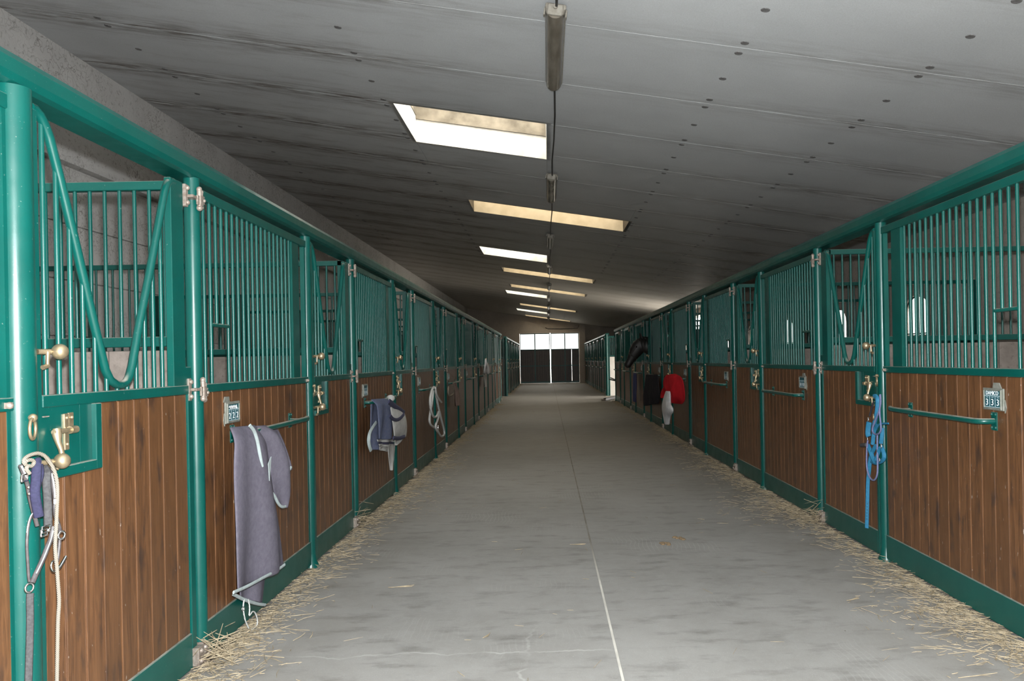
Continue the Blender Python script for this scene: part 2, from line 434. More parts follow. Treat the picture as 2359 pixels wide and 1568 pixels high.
def slab(mb, x0, x1, y0, y1, t0, t1):
    """sloping slab between heights t0 and t1 above the ceiling plane"""
    vs_ = [(x, y, zc(x) + t) for x in (x0, x1) for y in (y0, y1) for t in (t0, t1)]
    mb.add(vs_, [(0, 1, 3, 2), (4, 6, 7, 5), (0, 4, 5, 1), (2, 3, 7, 6), (0, 2, 6, 4), (1, 5, 7, 3)])

# ------------------------------------------------------------------ the shell
# floor: two long concrete slabs with the joint between them
fb = MB().box(WLX - 0.3, WRX + 0.3, YBACK - 0.3, YEND + 0.3, -0.25, -0.03)
floor = struct('floor', fb, 'floor_concrete', 'grey concrete stable aisle floor with a long joint')
JX = 0.325
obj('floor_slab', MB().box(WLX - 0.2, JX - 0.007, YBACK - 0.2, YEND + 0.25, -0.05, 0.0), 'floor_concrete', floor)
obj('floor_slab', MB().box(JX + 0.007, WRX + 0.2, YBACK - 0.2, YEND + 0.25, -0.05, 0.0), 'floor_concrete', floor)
jn = NT('joint_filler'); jv = jn.coords('World'); jy = jn.sep(jv)[1]
jn.set(color=jn.mix(jn.ramp(jn.noise(jv, 4, 4), 0.3, 0.6, 0.0, 0.5), jn.mix(jn.ramp(jy, 5.3, 6.5), (0.62, 0.59, 0.53), (0.15, 0.13, 0.10)), (0.33, 0.31, 0.27)), rough=0.9)
obj('joint_filler', MB().box(JX - 0.0065, JX + 0.0065, YBACK - 0.2, YEND + 0.25, -0.04, -0.0015), 'joint_filler', floor, label='pale mortar joint down the aisle floor')
struct('ground_outside', MB().box(WRX + 0.35, 60, -30, 120, -0.3, -0.06).box(-40, WRX + 0.35, YEND + 0.5, 120, -0.3, -0.06), 'outdoor_ground', 'bare sunlit yard outside')

# ceiling: sloping deck with joints, each lining panel its own piece
cb = MB()
for r in subtract((WLX - 0.3, WRX + 0.9, YBACK - 0.3, YEND + 0.3), holes): slab(cb, *r, 0.02, 0.24)
ceiling = struct('ceiling', cb, 'ceiling_joint', 'low sloping grey ceiling of long painted panels')
anchor_me = None
k0 = -8
for k in range(k0, 34):
    y0, y1 = 6.15 + 1.335 * k, 6.15 + 1.335 * (k + 1)
    y0, y1 = max(y0, YBACK), min(y1, YEND)
    if y1 - y0 < 0.05: continue
    for x0, x1, a, b in subtract((WLX, WRX + 0.4, y0, y1), holes):
        mbp = MB(); e = 0.004
        slab(mbp, x0 + (e if x0 > WLX else 0), x1, a + e, b - e, 0.0, 0.03)
        p = obj('ceiling_panel', mbp, 'ceiling_paint', ceiling)
        if a < 21 and a > 3.5:
            for ax in (-4.2, -1.78, 1.575, 3.0):
                for off in (0.10, 0.667, 1.235):
                    ay = 6.15 + 1.335 * k + off
                    if not (x0 < ax - 0.05 and ax + 0.05 < x1 and a < ay < b): continue
                    if anchor_me is None:
                        am = MB(); n = 12
                        ring0 = [(0.036 * math.cos(2 * math.pi * i / n), 0.036 * math.sin(2 * math.pi * i / n), 0.004) for i in range(n)]
                        ring1 = [(0.031 * math.cos(2 * math.pi * i / n), 0.031 * math.sin(2 * math.pi * i / n), -0.004) for i in range(n)]
                        am.add(ring0 + ring1, [tuple(range(n, 2 * n))[::-1]] + [(i, n + i, n + (i + 1) % n, (i + 1) % n) for i in range(n)])
                        anchor_me = am.mesh('anchor_cap'); anchor_me.materials.append(MATS['anchor_dark'])
                    o = obj('anchor_cap', anchor_me, None, p); o.location = (ax, ay + R.uniform(-.02, .02), zc(ax))
                    o.rotation_euler = (0, -math.atan(SLOPE), 0)

# skylight shafts with their glazing
def portal(loc, sx, sy, rot):
    L = bpy.data.lights.new('daylight_portal', 'AREA'); L.shape = 'RECTANGLE'; L.size = sx; L.size_y = sy
    L.cycles.is_portal = True
    o = bpy.data.objects.new('daylight_portal', L); col.objects.link(o); o.location = loc; o.rotation_euler = rot
nn = {'n': 0, 'w': 0}
for kind, y0, y1 in SKYL:
    x0, x1 = sky_x(kind); nn[kind] += 1
    H = 0.62 if kind == 'n' else 0.42
    lab = ('square white-walled roof skylight, %s from the camera' if kind == 'n' else 'wide cream skylight across the lamp line, %s of its kind') % ORD[nn[kind] - 1]
    root = thing('skylight', lab, 'skylight', ((x0 + x1) / 2, (y0 + y1) / 2, zc((x0 + x1) / 2)), 'skylights in the ceiling')
    ox, oy, oz = root.location
    m = 'skylight_curb' if kind == 'n' else 'skylight_cream'
    T = 0.05
    def wallbox(xa, xb, ya, yb, za=0.0, zb=None):
        q = MB(); zb_ = H if zb is None else zb
        vs_ = [(x - ox, y - oy, zc(x) + t - oz) for x in (xa, xb) for y in (ya, yb) for t in (za, zb_)]
        q.add(vs_, [(0, 1, 3, 2), (4, 6, 7, 5), (0, 4, 5, 1), (2, 3, 7, 6), (0, 2, 6, 4), (1, 5, 7, 3)]); return q
    obj('shaft_wall', wallbox(x0 - T, x1 + T, y1 - 0.004, y1 + T), m, root)
    obj('shaft_wall', wallbox(x0 - T, x1 + T, y0 - T, y0 + 0.004), m, root)
    me_ = 'skylight_end_shade' if kind == 'w' else m
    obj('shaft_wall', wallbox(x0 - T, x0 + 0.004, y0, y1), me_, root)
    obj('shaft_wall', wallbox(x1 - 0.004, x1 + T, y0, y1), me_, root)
    if kind == 'n':
        obj('ledge', wallbox(x0, x1, y1 - 0.03, y1, 0.30, 0.345), 'skylight_grime', root, label='grimy ledge around the shaft')
        obj('upper_lining', wallbox(x0, x1, y1 - 0.012, y1, 0.345, H), 'skylight_grime', root, label='stained upper lining')
        obj('upper_lining', wallbox(x0, x0 + .012, y0, y1 - .03, 0.345, H), 'skylight_grime', root, label='stained upper lining')
        obj('window_sash', wallbox(x0, x1, y0, y0 + 0.06, H - 0.05, H + 0.02), 'skylight_curb', root)
        if y0 < 12:
            st = MB().tube([(x0 - ox + 0.55, y1 - oy - 0.10, zc(x0 + .55) - oz + 0.50), (x0 - ox + 0.95, y1 - oy - 0.16, zc(x0 + .95) - oz + 0.52)], 0.012, 6)
            obj('stay_arm', st, 'dull_steel', root, label='steel window stay')
    obj('glazing', wallbox(x0 - T, x1 + T, y0 - T, y1 + T, H + 0.02, H + 0.03), 'skylight_glass' if kind == 'n' else 'skylight_sheet', root)
    xm = (x0 + x1) / 2
    portal((xm, (y0 + y1) / 2, zc(xm) + H - 0.01), x1 - x0, y1 - y0, (0, -math.atan(SLOPE), 0))

# outer walls
wl = MB(); wl.box(WLX - 0.3, WLX - 0.03, YBACK - 0.3, YEND + 0.3, -0.05, 5.3)
wall_left = struct('wall_left', wl, 'wall_concrete', 'rough grey concrete back wall behind the left stalls')
zz = 0.0
for i, (z0, z1) in enumerate([(0.0, 0.62), (0.62, 1.24), (1.24, 1.86), (1.86, 2.48), (2.48, 3.1), (3.1, 3.72)]):
    for yy in range(-1, 9):
        ya, yb = YBACK + (yy + 1) * 5.5, YBACK + (yy + 2) * 5.5
        if ya > YEND: break
        obj('wall_block', MB().box(WLX - 0.06, WLX, ya + 0.004, min(yb, YEND) - 0.004, z0 + 0.006, z1 - 0.006, 0.004), 'wall_concrete', wall_left)
obj('wall_beam', MB().box(WLX - 0.06, WLX + 0.10, YBACK, YEND, 3.75, zc(WLX) + 0.02), 'wall_concrete', wall_left, label='cracked concrete beam under the ceiling edge')

CROSS0, CROSS1 = 28.25, 31.85
wins = [11.85 + PER * k for k in range(-3, 12)]
wins = [y for y in wins if 1.5 < y < 49.5 and not (CROSS0 - 0.6 < y < CROSS1 + 0.6)]
wr = MB()
WT = 0.07
def wallY(y0, y1, z0, z1): wr.box(WRX, WRX + WT, y0, y1, z0, z1)
ZTR = zc(WRX) + 0.15
yprev = YBACK - 0.3
WZ0, WZS, WW = 1.78, 2.12, 0.80                # sill, spring of the arch, width
cuts = sorted([(y - WW / 2, y + WW / 2, 'w') for y in wins] + [(CROSS0, CROSS1, 'd')])
for a, b, kd in cuts:
    wallY(yprev, a, -0.05, ZTR); yprev = b
    if kd == 'd': wallY(a, b, 3.05, ZTR)
    else:
        wallY(a, b, -0.05, WZ0)
        n = 10; yc = (a + b) / 2; rr = WW / 2
        prof = [(yc - rr * math.cos(math.pi * i / n), WZS + 0.26 * math.sin(math.pi * i / n)) for i in range(n + 1)]
        for i in range(n):
            (ya, za), (yb2, zb2) = prof[i], prof[i + 1]
            wr.add([(X, y, z) for X in (WRX, WRX + WT) for y, z in ((ya, za), (yb2, zb2), (yb2, ZTR), (ya, ZTR))],
                   [(0, 3, 2, 1), (4, 5, 6, 7), (0, 1, 5, 4)])
wallY(yprev, YEND + 0.3, -0.05, ZTR)
struct('wall_right', wr, 'end_concrete', 'dark concrete outer wall behind the right stalls')
for i, y in enumerate(wins):
    f = MB(); n = 10; rr = WW / 2 - 0.015
    path = [(WRX + 0.03, y - rr, WZ0 + 0.015)] + [(WRX + 0.03, y - rr * math.cos(math.pi * k / n), WZS + 0.245 * math.sin(math.pi * k / n)) for k in range(n + 1)] + [(WRX + 0.03, y + rr, WZ0 + 0.015)]
    f.tube(path, 0.012, 6, closed=True)
    w = struct('window_%d' % (i + 1), f, 'dark_slot', 'small arched window, %s from the camera in the right outer wall' % ORD[i])
    pane = MB().prism([(p[1] - y, p[2] - WZ0) for p in path], (WRX + 0.028, y, WZ0), (0, 1, 0), (0, 0, 1), (1, 0, 0), 0.004)
    obj('pane', pane, 'window_glass', w)
portal((WRX + 0.3, (CROSS0 + CROSS1) / 2, 1.5), 3.0, CROSS1 - CROSS0, (0, math.pi / 2, 0))

wb = MB().box(WLX - 0.3, WRX + 0.3, YBACK - 0.3, YBACK, -0.05, 5.3)
struct('wall_back', wb, 'end_concrete', 'concrete wall behind the camera')
GX0, GX1, GZ = -1.80, 2.08, 3.26
we = MB().box(WLX - 0.3, GX0, YEND, YEND + 0.3, -0.05, 5.3).box(GX1, WRX + 0.3, YEND, YEND + 0.3, -0.05, 5.3).box(GX0, GX1, YEND, YEND + 0.3, GZ, 5.3)
wall_end = struct('wall_end', we, 'end_concrete', 'dim brown concrete end wall above and beside the gate')
obj('pilaster', MB().box(GX1 + 0.04, GX1 + 0.42, YEND - 0.16, YEND, 0, zc(GX1 + .2), 0.01), 'end_concrete', wall_end)
obj('wall_cable', MB().tube([(-0.1, YEND - 0.02, 3.62), (0.05, YEND - 0.03, 3.55), (0.9, YEND - 0.03, 3.52), (2.0, YEND - 0.03, 3.54), (2.08, YEND - 0.03, 3.72)], 0.018, 6), 'cable_black', wall_end)

# end gate: two tall leaves, each two glazed lights over boards
def gate_leaf(name, x0, x1, label, gapx=None):
    root = thing(name, label, 'gate', ((x0 + x1) / 2, YEND + 0.06, 0), 'leaves of the end gate')
    c = (x0 + x1) / 2; y0, y1 = -0.03, 0.03
    xm = c
    fr = MB()
    for xa, xb in ((x0, x0 + 0.05), (xm - 0.035, xm + 0.035), (x1 - 0.05, x1)): fr.box(xa - c, xb - c, y0, y1, 0.004, GZ - 0.005)
    for za, zb in ((0.004, 0.12), (1.10, 1.16), (2.16, 2.22), (GZ - 0.06, GZ - 0.004)): fr.box(x0 - c, x1 - c, y0 - 0.003, y1 + 0.003, za, zb)
    obj('frame', fr, 'green_paint', root)
    nb = 12; wd = (x1 - x0 - 0.1) / nb
    pm = MB().box(0, wd - 0.008, -0.015, 0.015, 0.12, 2.16, 0.003).mesh('board'); pm.materials.append(MATS['gate_plank'])
    for i in range(nb):
        xx = x0 + 0.05 + i * wd - c
        o = obj('board', pm, None, root); o.location = (xx, 0, 0)
    bk = MB()
    for xa, xb in (((x0 + .05, x1 - .05),) if gapx is None else ((x0 + .05, gapx - .005), (gapx + .005, x1 - .05))): bk.box(xa - c, xb - c, .016, .022, .10, 2.18)
    obj('board_backing', bk, 'gate_plank', root)
    for xa, xb in ((x0 + 0.05, xm - 0.02), (xm + 0.02, x1 - 0.05)):
        obj('pane', MB().box(xa - c, xb - c, -0.004, 0.004, 2.22, GZ - 0.06), 'gate_glass', root)
    return root
gate_leaf('gate_leaf', GX0 + 0.012, 0.175, 'left leaf of the end gate with two bright panes over dark boards')
gate_leaf('gate_leaf', 0.225, GX1 - 0.005, 'right leaf of the end gate with two bright panes over dark boards', 0.225 + .05 + 9 * (GX1 - .23 - .1) / 12 - .004)
portal(((GX0 + GX1) / 2, YEND + 0.35, 2.7), GX1 - GX0, 1.1, (-math.pi / 2, 0, 0))

# ------------------------------------------------------------------ posts and top rails
PR = 0.039
def rail(name, X, sgn, y0, y1, label):
    prof = [(-0.10, 0.0), (0.015, 0.0), (0.038, 0.008), (0.05, 0.03), (0.05, 0.075), (0.038, 0.098), (0.015, 0.108), (-0.10, 0.108)]
    if sgn < 0: prof = [(-a, b) for a, b in prof][::-1]
    o = obj(name, MB().prism(prof, (0, 0, 0), (1, 0, 0), (0, 0, 1), (0, 1, 0), y1 - y0), 'green_paint', None, (X, y0, 2.448))
    return tag(o, label, 'rail', 'top rails of the stall rows')
LEND, REND = 29.95, YR + 7 * PER
rail('top_rail', XL, 1, -1.5, LEND, 'green top rail along the left row of stalls, camera side')
rail('top_rail', XR, -1, 1.0, REND, 'green top rail along the right row of stalls, camera side')
L2, R2 = 33.4, 32.0
L2E, R2E = L2 + 5 * PER, R2 + 6 * PER - 0.1
rail('top_rail', XL, 1, L2, L2E, 'green top rail of the far left stalls by the end gate')
rail('top_rail', XR, -1, R2, R2E, 'green top rail of the far right stalls by the end gate')

def post_meshes():
    ms = {}
    p = MB().tube([(0, 0, 0.0), (0, 0, 2.448)], PR, 24); ms['post'] = p
    hp = MB().tube([(0, 0, 0.12), (0, 0, 2.452)], PR, 24); ms['hpost'] = hp
    ms['foot'] = MB().tube([(0, 0, 0), (0, 0, 0.012), (0, 0, 0.05), (0, 0, 0.10)], [PR + 0.022, PR + 0.02, PR + 0.004, PR + 0.0005], 20)
    ms['hfoot'] = MB().tube([(0, 0, 0), (0, 0, 0.13)], PR * 0.8, 14).box(-0.05, 0.055, -0.05, 0.05, 0, 0.012).ball((0.035, -0.02, 0.09), 0.016, 8, 6).ball((0.035, 0.02, 0.05), 0.016, 8, 6)
    ms['flange'] = MB().box(-0.02, 0.012, PR - 0.006, PR + 0.026, 0.03, 2.42)
    ms['cap'] = MB().tube([(0, 0, 2.40), (0, 0, 2.44)], PR + 0.003, 20)
    return ms
PMB = post_meshes(); PMS = {}
for k, mb in PMB.items():
    for sg in (1, -1):
        me = mb.mesh('post_' + k, sg < 0); me.materials.append(MATS['dull_steel' if k == 'hfoot' else 'green_paint']); PMS[(k, sg)] = me
RINGM = {}
for sg in (1, -1):
    rm = MB(); c0 = Vector((PR + 0.004, -0.022, 1.335))
    rm.ball(c0 + Vector((0.014, -0.004, 0.006)), 0.014, 10, 7).ring(c0 + Vector((0.018, -0.012, -0.030)), 0.034, 0.0055, (0.35, -1, 0), (0, 0, 1), 20, 7)
    me = rm.mesh('tie_ring', sg < 0); me.materials.append(MATS['brass']); RINGM[sg] = me
def post(sg, Y, hinge, label):
    X = XL if sg > 0 else XR
    t = thing('stall_post', label, 'post', (X, Y, 0), 'green pipe posts of the stall rows')
    if hinge:
        obj('pipe', PMS[('hpost', sg)], None, t); obj('foot', PMS[('hfoot', sg)], None, t, label='rusty bottom pivot')
    else:
        a_ = obj('pipe', PMS[('post', sg)], None, t); b_ = obj('foot', PMS[('foot', sg)], None, t)
        if sg > 0 and abs(Y - YL) < .01: a_.scale = (1.46, 1.46, 1); b_.scale = (1.46, 1.46, 1)
        obj('flange', PMS[('flange', sg)], None, t)
        if Y < 26: obj('tie_ring', RINGM[sg], None, t, ((.018, -.012, 0) if sg > 0 and abs(Y - YL) < .01 else (0, 0, 0)), label='brass tie ring')
    return t

# ------------------------------------------------------------------ stall doors
BARR = 0.0095
YOKE = [(.085, 2.412), (.11, 2.412), (.137, 2.40), (.165, 2.37), (.187, 2.335), (.24, 2.21), (.34, 1.953), (.44, 1.686), (.515, 1.495), (.55, 1.452), (.59, 1.434), (.63, 1.430),
        (.665, 1.437), (.695, 1.462), (.72, 1.51), (.785, 1.69), (.878, 1.915), (1.0, 2.235), (1.03, 2.315), (1.055, 2.36), (1.085, 2.385), (1.12, 2.388)]
def yoke_z(y):
    for (a, za), (b, zb) in zip(YOKE, YOKE[1:]):
        if a <= y <= b: return za + (zb - za) * (y - a) / (b - a)
    return 2.40
DBARS = [.149 + .0765 * i for i in range(12)]
def cyl(mb, p, q, r, n=8): return mb.tube([p, q], r, n)
def door_parts():
    P = {}
    P['latch_stile'] = ('green_paint', MB().box(-.02, .02, .066, .098, .03, 2.405, .003))
    P['hinge_stile'] = ('green_paint', MB().box(-.015, .018, 1.065, 1.19, 1.405, 2.40, .003).box(-.02, .02, 1.20, 1.25, .03, 1.41, .003).box(-.018, .016, 1.18, 1.25, 1.41, 1.50, .003))
    P['mid_rail'] = ('green_paint', MB().box(-.022, .022, .098, 1.25, 1.366, 1.410, .003))
    P['kick_rail'] = ('green_paint', MB().box(-.02, .02, .098, 1.20, .025, .196, .003))
    P['yoke'] = ('green_paint', MB().tube([(0.004, y, z) for y, z in YOKE], .0175, 10))
    P['backing'] = ('plank_joint_glint', MB().box(-.02, .006, .10, 1.20, .19, 1.37))
    # recessed latch box: plate, raised border, brass handle and bolts
    P['latch_plate'] = ('green_paint', MB().box(.004, .0165, .10, .43, 1.12, 1.366))
    P['latch_border'] = ('green_paint', MB().box(.004, .034, .395, .435, 1.112, 1.366, .003).box(.004, .034, .10, .40, 1.112, 1.150, .003).box(.012, .0175, .318, .322, 1.15, 1.366))
    P['catch_slot'] = ('dull_steel', MB().box(.014, .024, .100, .128, 1.333, 1.337))
    h = MB()
    h.box(.014, .023, .215, .243, 1.205, 1.338, .002).box(.014, .021, .243, .275, 1.262, 1.340, .002)
    h.tube([(.036, .13, 1.278), (.036, .27, 1.278)], .009, 10).tube([(.036, .225, 1.278), (.036, .262, 1.278)], .014, 12)
    h.tube([(.038, .145, 1.29), (.040, .143, 1.268), (.046, .140, 1.242), (.052, .146, 1.215), (.056, .146, 1.192), (.056, .134, 1.165), (.052, .118, 1.148)],
           [.014, .0165, .0105, .0095, .0095, .009, .006], 10, flat=(.85, 1.0))
    for by, bz in ((.229, 1.322), (.259, 1.322), (.229, 1.226)): h.ball((.023, by, bz), .007, 8, 5)
    P['latch_handle'] = ('brass', h)
    for nm, z in (('bolt_knob', 1.562), ('bolt_knob_low', 1.178)):
        k = MB().ball((.072, .118, z), .0275, 18, 12).tube([(.03, .06, z), (.05, .10, z), (.06, .118, z)], .010, 8)
        k.tube([(.05, .085, z), (.048, .085, z - .05)], .007, 6).tube([(.048, .088, z - .048), (.046, .062, z - .055)], .009, 6)
        P[nm] = ('brass', k)
    for nm, z in (('hinge_top', 2.345), ('hinge_mid', 1.388)):
        g = MB()
        g.box(-.02, .024, 1.205, 1.235, z - .055, z + .055, .002)
        g.box(.0, .052, 1.225, 1.315, z - .008, z + .006, .002)
        g.box(.046, .056, 1.27, 1.335, z - .035, z + .012, .002)
        g.tube([(.05, 1.30, z - .045), (.05, 1.30, z + .04)], .013, 8)
        g.ball((.05, 1.30, z + .045), .015, 8, 6).ball((.05, 1.30, z - .048), .016, 8, 6)
        for q in (-.035, .037): g.ball((.026, 1.222, z + q), .0125, 8, 6)
        P[nm] = ('dull_steel', g)
    b = MB().box(.0, .05, 1.20, 1.26, .03, .12, .003).tube([(.03, 1.25, .075), (.04, 1.30, .075)], .014, 8)
    b.ball((.05, 1.225, .10), .014, 8, 5).ball((.05, 1.225, .05), .014, 8, 5)
    P['hinge_low'] = ('dull_steel', b)
    return P
def bar_mb(z0, z1): return MB().tube([(0, 0, z0), (0, 0, z1)], BARR, 9)
DP = door_parts(); DM = {}
for k, (m, mb) in DP.items():
    for sg in (1, -1):
        me = mb.mesh(k.replace('_low', '') if 'knob' in k else k, sg < 0); me.materials.append(MATS[m]); DM[(k, sg)] = me
NPD, NPP = 9, 14
def plank_mesh(w):
    me = MB().box(-.008, .012, .004, w - .004, .197, 1.365, .0025).mesh('plank'); me.materials.append(MATS['varnished_plank']); return me
WD, WP = (1.20 - .10) / NPD, (1.80 - .05) / NPP
PLD, PLP = plank_mesh(WD), plank_mesh(WP)
DBM = []
for y in DBARS:
    top = yoke_z(y); me = bar_mb(1.408, top).mesh('bar'); me.materials.append(MATS['green_paint']); DBM.append(me)
far_door = {}
for sg in (1, -1):
    a = MB()
    for i in range(NPD): a.box(-.008, .012, .10 + i * WD + .0025, .10 + (i + 1) * WD - .0025, .197, 1.365)
    me = a.mesh('planks', sg < 0); me.materials.append(MATS['varnished_plank'])
    b = MB()
    for y in DBARS: b.tube([(0, y, 1.408), (0, y, yoke_z(y))], BARR, 6)
    mf = b.mesh('bars', sg < 0); mf.materials.append(MATS['green_paint']); far_door[sg] = (me, mf)
def make_door(sg, Y, label, near, latch_detail=True):
    X = XL if sg > 0 else XR
    t = thing('stall_door', label, 'door', (X, Y, 0), 'yoked stall doors')
    knobs = []
    for k in DP:
        if not latch_detail and k in ('latch_handle', 'catch_slot', 'hinge_low'): continue
        nm = 'bolt_knob' if 'knob' in k else 'hinge' if k.startswith('hinge_') and k != 'hinge_stile' else k
        lab = {'yoke': 'V-shaped green tube yoke', 'latch_handle': 'brass latch handle', 'bolt_knob': 'round brass bolt knob', 'hinge': 'rusty bolted hinge'}.get(nm)
        obj(nm, DM[(k, sg)], None, t, label=lab)
    if near:
        for i in range(NPD):
            o = obj('plank', PLD, None, t); o.location = (0, .10 + i * WD, 0)
            if sg < 0: o.location.x = -0.004
        for i, y in enumerate(DBARS): obj('bar', DBM[i], None, t, (0, y, 0))
    else:
        obj('planks', far_door[sg][0], None, t, kind='stuff'); obj('bars', far_door[sg][1], None, t, kind='stuff')
    return t

# ------------------------------------------------------------------ stall front panels
PBARS = [.124 + .075 * i for i in range(19)]
def panel_parts():
    P = {}
    P['mid_rail'] = ('green_paint', MB().box(-.022, .022, .045, 1.80, 1.366, 1.410, .003))
    P['top_rail_strip'] = ('green_paint', MB().box(-.020, .020, .05, 1.80, 2.362, 2.412, .003))
    P['kick_rail'] = ('green_paint', MB().box(-.02, .02, .05, 1.80, .025, .196, .003))
    P['latch_plate'] = ('green_paint', MB().box(-.012, .010, 1.515, 1.66, 1.408, 2.364, .002).box(-.018, .014, 1.775, 1.80, .03, 2.41))
    P['backing'] = ('plank_joint_glint', MB().box(-.02, .006, .05, 1.80, .19, 1.37))
    P['feed_hatch_bar'] = ('green_paint', MB().tube([(0, PBARS[1], 1.722), (0, PBARS[4], 1.722)], .011, 8))
    g = MB()
    for z in (2.375, 1.388):
        g.box(.0, .030, .035, .085, z - .010, z + .002, .002).box(.0, .030, .035, .085, z - .042, z - .03, .002)
        g.tube([(.02, .062, z - .055), (.02, .062, z + .018)], .012, 8).ball((.02, .062, z + .02), .014, 8, 6).ball((.02, .062, z - .058), .015, 8, 6)
        g.ball((.03, .075, z - .022), .010, 8, 5)
    P['hinge'] = ('dull_steel', g)
    c = MB().ball((.030, 1.765, 1.385), .012, 10, 7).box(.0, .028, 1.75, 1.785, 1.375, 1.395)
    P['latch_bolt'] = ('dull_steel', c)
    bb = MB()
    bz = 1.122
    bb.tube([(.012, .42, bz), (.045, .42, bz), (.070, .428, bz), (.088, .448, bz), (.095, .48, bz), (.095, .80, bz), (.095, 1.30, bz), (.095, 1.46, bz), (.094, 1.52, bz + .002), (.084, 1.545, bz + .004)], .0165, 10)
    bb.tube([(.012, 1.40, bz), (.095, 1.40, bz)], .012, 8)
    for y in (.42, 1.40):
        bb.box(.010, .016, y - .028, y + .028, bz - .05, bz + .05, .002)
        for dy in (-.018, .018):
            for dz in (-.036, .036): bb.ball((.017, y + dy, bz + dz), .007, 8, 5)
    P['blanket_bar'] = ('green_paint', bb)
    return P
PP = panel_parts(); PM = {}
for k, (m, mb) in PP.items():
    for sg in (1, -1):
        me = mb.mesh(k, sg < 0); me.materials.append(MATS[m]); PM[(k, sg)] = me
PB_full = bar_mb(1.408, 2.365).mesh('bar'); PB_full.materials.append(MATS['green_paint'])
PB_short = bar_mb(1.722, 2.365).mesh('bar'); PB_short.materials.append(MATS['green_paint'])
far_panel = {}
for sg in (1, -1):
    a = MB()
    for i in range(NPP): a.box(-.008, .012, .05 + i * WP + .0025, .05 + (i + 1) * WP - .0025, .197, 1.365)
    me = a.mesh('planks', sg < 0); me.materials.append(MATS['varnished_plank'])
    b = MB()
    for i, y in enumerate(PBARS): b.tube([(0, y, 1.722 if i in (2, 3) else 1.408), (0, y, 2.365)], BARR, 6)
    mf = b.mesh('bars', sg < 0); mf.materials.append(MATS['green_paint']); far_panel[sg] = (me, mf)

def text_mesh(s_, size):
    cu = bpy.data.curves.new('t', 'FONT'); cu.body = s_; cu.size = size; cu.align_x = 'CENTER'; cu.align_y = 'CENTER'; cu.extrude = 0.0006
    o = bpy.data.objects.new('t', cu); col.objects.link(o)
    dg = bpy.context.evaluated_depsgraph_get()
    me = bpy.data.meshes.new_from_object(o.evaluated_get(dg)); bpy.data.objects.remove(o); bpy.data.curves.remove(cu)
    return me
def name_plate(parent, sg, digits, name, detail):
    yc, zcn = .415, 1.242
    f = MB()
    f.box(.012, .022, yc - .098, yc + .098, zcn - .060, zcn + .060, .003)
    fr = 0.012
    f.box(.020, .029, yc - .082, yc + .082, zcn - .056, zcn - .046, .002).box(.020, .029, yc - .082, yc + .082, zcn + .046, zcn + .054, .002)
    f.box(.020, .029, yc - .084, yc - .074, zcn - .056, zcn + .054, .002).box(.020, .029, yc + .074, yc + .084, zcn - .056, zcn + .054, .002)
    f.prism([(-.05, 0), (-.02, .012), (.02, .0)], (.012, yc - .10, zcn - .02), (0, 0, 1), (0, -1, 0), (1, 0, 0), .006)
    f.prism([(-.02, 0), (.0, .03), (.05, .03), (.06, .0)], (.012, yc - .02 * sg + .07 * -1, zcn + .06), (0, 1, 0), (0, 0, 1), (1, 0, 0), .006) if detail else None
    pl = obj('name_plate', f, 'plate_metal', parent, mirror=sg < 0, label='small stall name plate with chalked numbers' if detail else 'small stall name plate')
    obj('slate', MB().box(.020, .0245, yc - .075, yc + .075, zcn - .047, zcn + .047), 'plate_slate', pl, mirror=sg < 0)
    g = MB()
    for dy in (-.026, .026): g.box(.0245, .0252, yc + dy - .0025, yc + dy + .0025, zcn - .047, zcn + .018)
    g.box(.0245, .0252, yc - .075, yc + .075, zcn + .016, zcn + .021).box(.0245, .0252, yc - .075, yc + .075, zcn - .044, zcn - .040)
    for dy in (-.051, 0, .051): g.box(.0245, .0252, yc + dy - .010, yc + dy + .010, zcn + .008, zcn + .012)
    obj('ruled_lines', g, 'plate_line', pl, mirror=sg < 0)
    # reading direction: on the left row text runs towards +y, on the right row towards -y
    Mx = Matrix(((0, 0, 1), (1, 0, 0), (0, 1, 0))).to_4x4() if sg > 0 else Matrix(((0, 0, -1), (-1, 0, 0), (0, 1, 0))).to_4x4()
    def put(me, nm, y, z, sy=1.0):
        me.materials.clear(); me.materials.append(MATS['chalk_white'])
        o = obj(nm, me, None, pl); o.matrix_local = Matrix.Translation((sg * .0256, y, z)) @ Mx @ Matrix.Diagonal((1, sy, 1, 1))
    if digits:
        for i, d in enumerate(digits): put(text_mesh(d, .05), 'chalk_number', yc + sg * (-.051 + .051 * i), zcn - .018, 1.0)
    elif detail is not None:
        s2 = MB()
        for dy in (-.051, 0, .051): s2.box(.0245, .0255, yc + dy - .004, yc + dy + .004, zcn - .032, zcn - .004)
        obj('chalk_marks', s2, 'chalk_white', pl, mirror=sg < 0)
    if name: put(text_mesh(name, .030), 'chalk_name', yc - sg * .002, zcn + .033)
    elif digits:
        sq = MB().tube([(.0255, yc - .06 + .0075 * i, zcn + .030 + .012 * math.sin(i * 2.1) * (1 if i % 3 else .4)) for i in range(15)], .0035, 5)
        obj('chalk_scribble', sq, 'chalk_white', pl)
    return pl
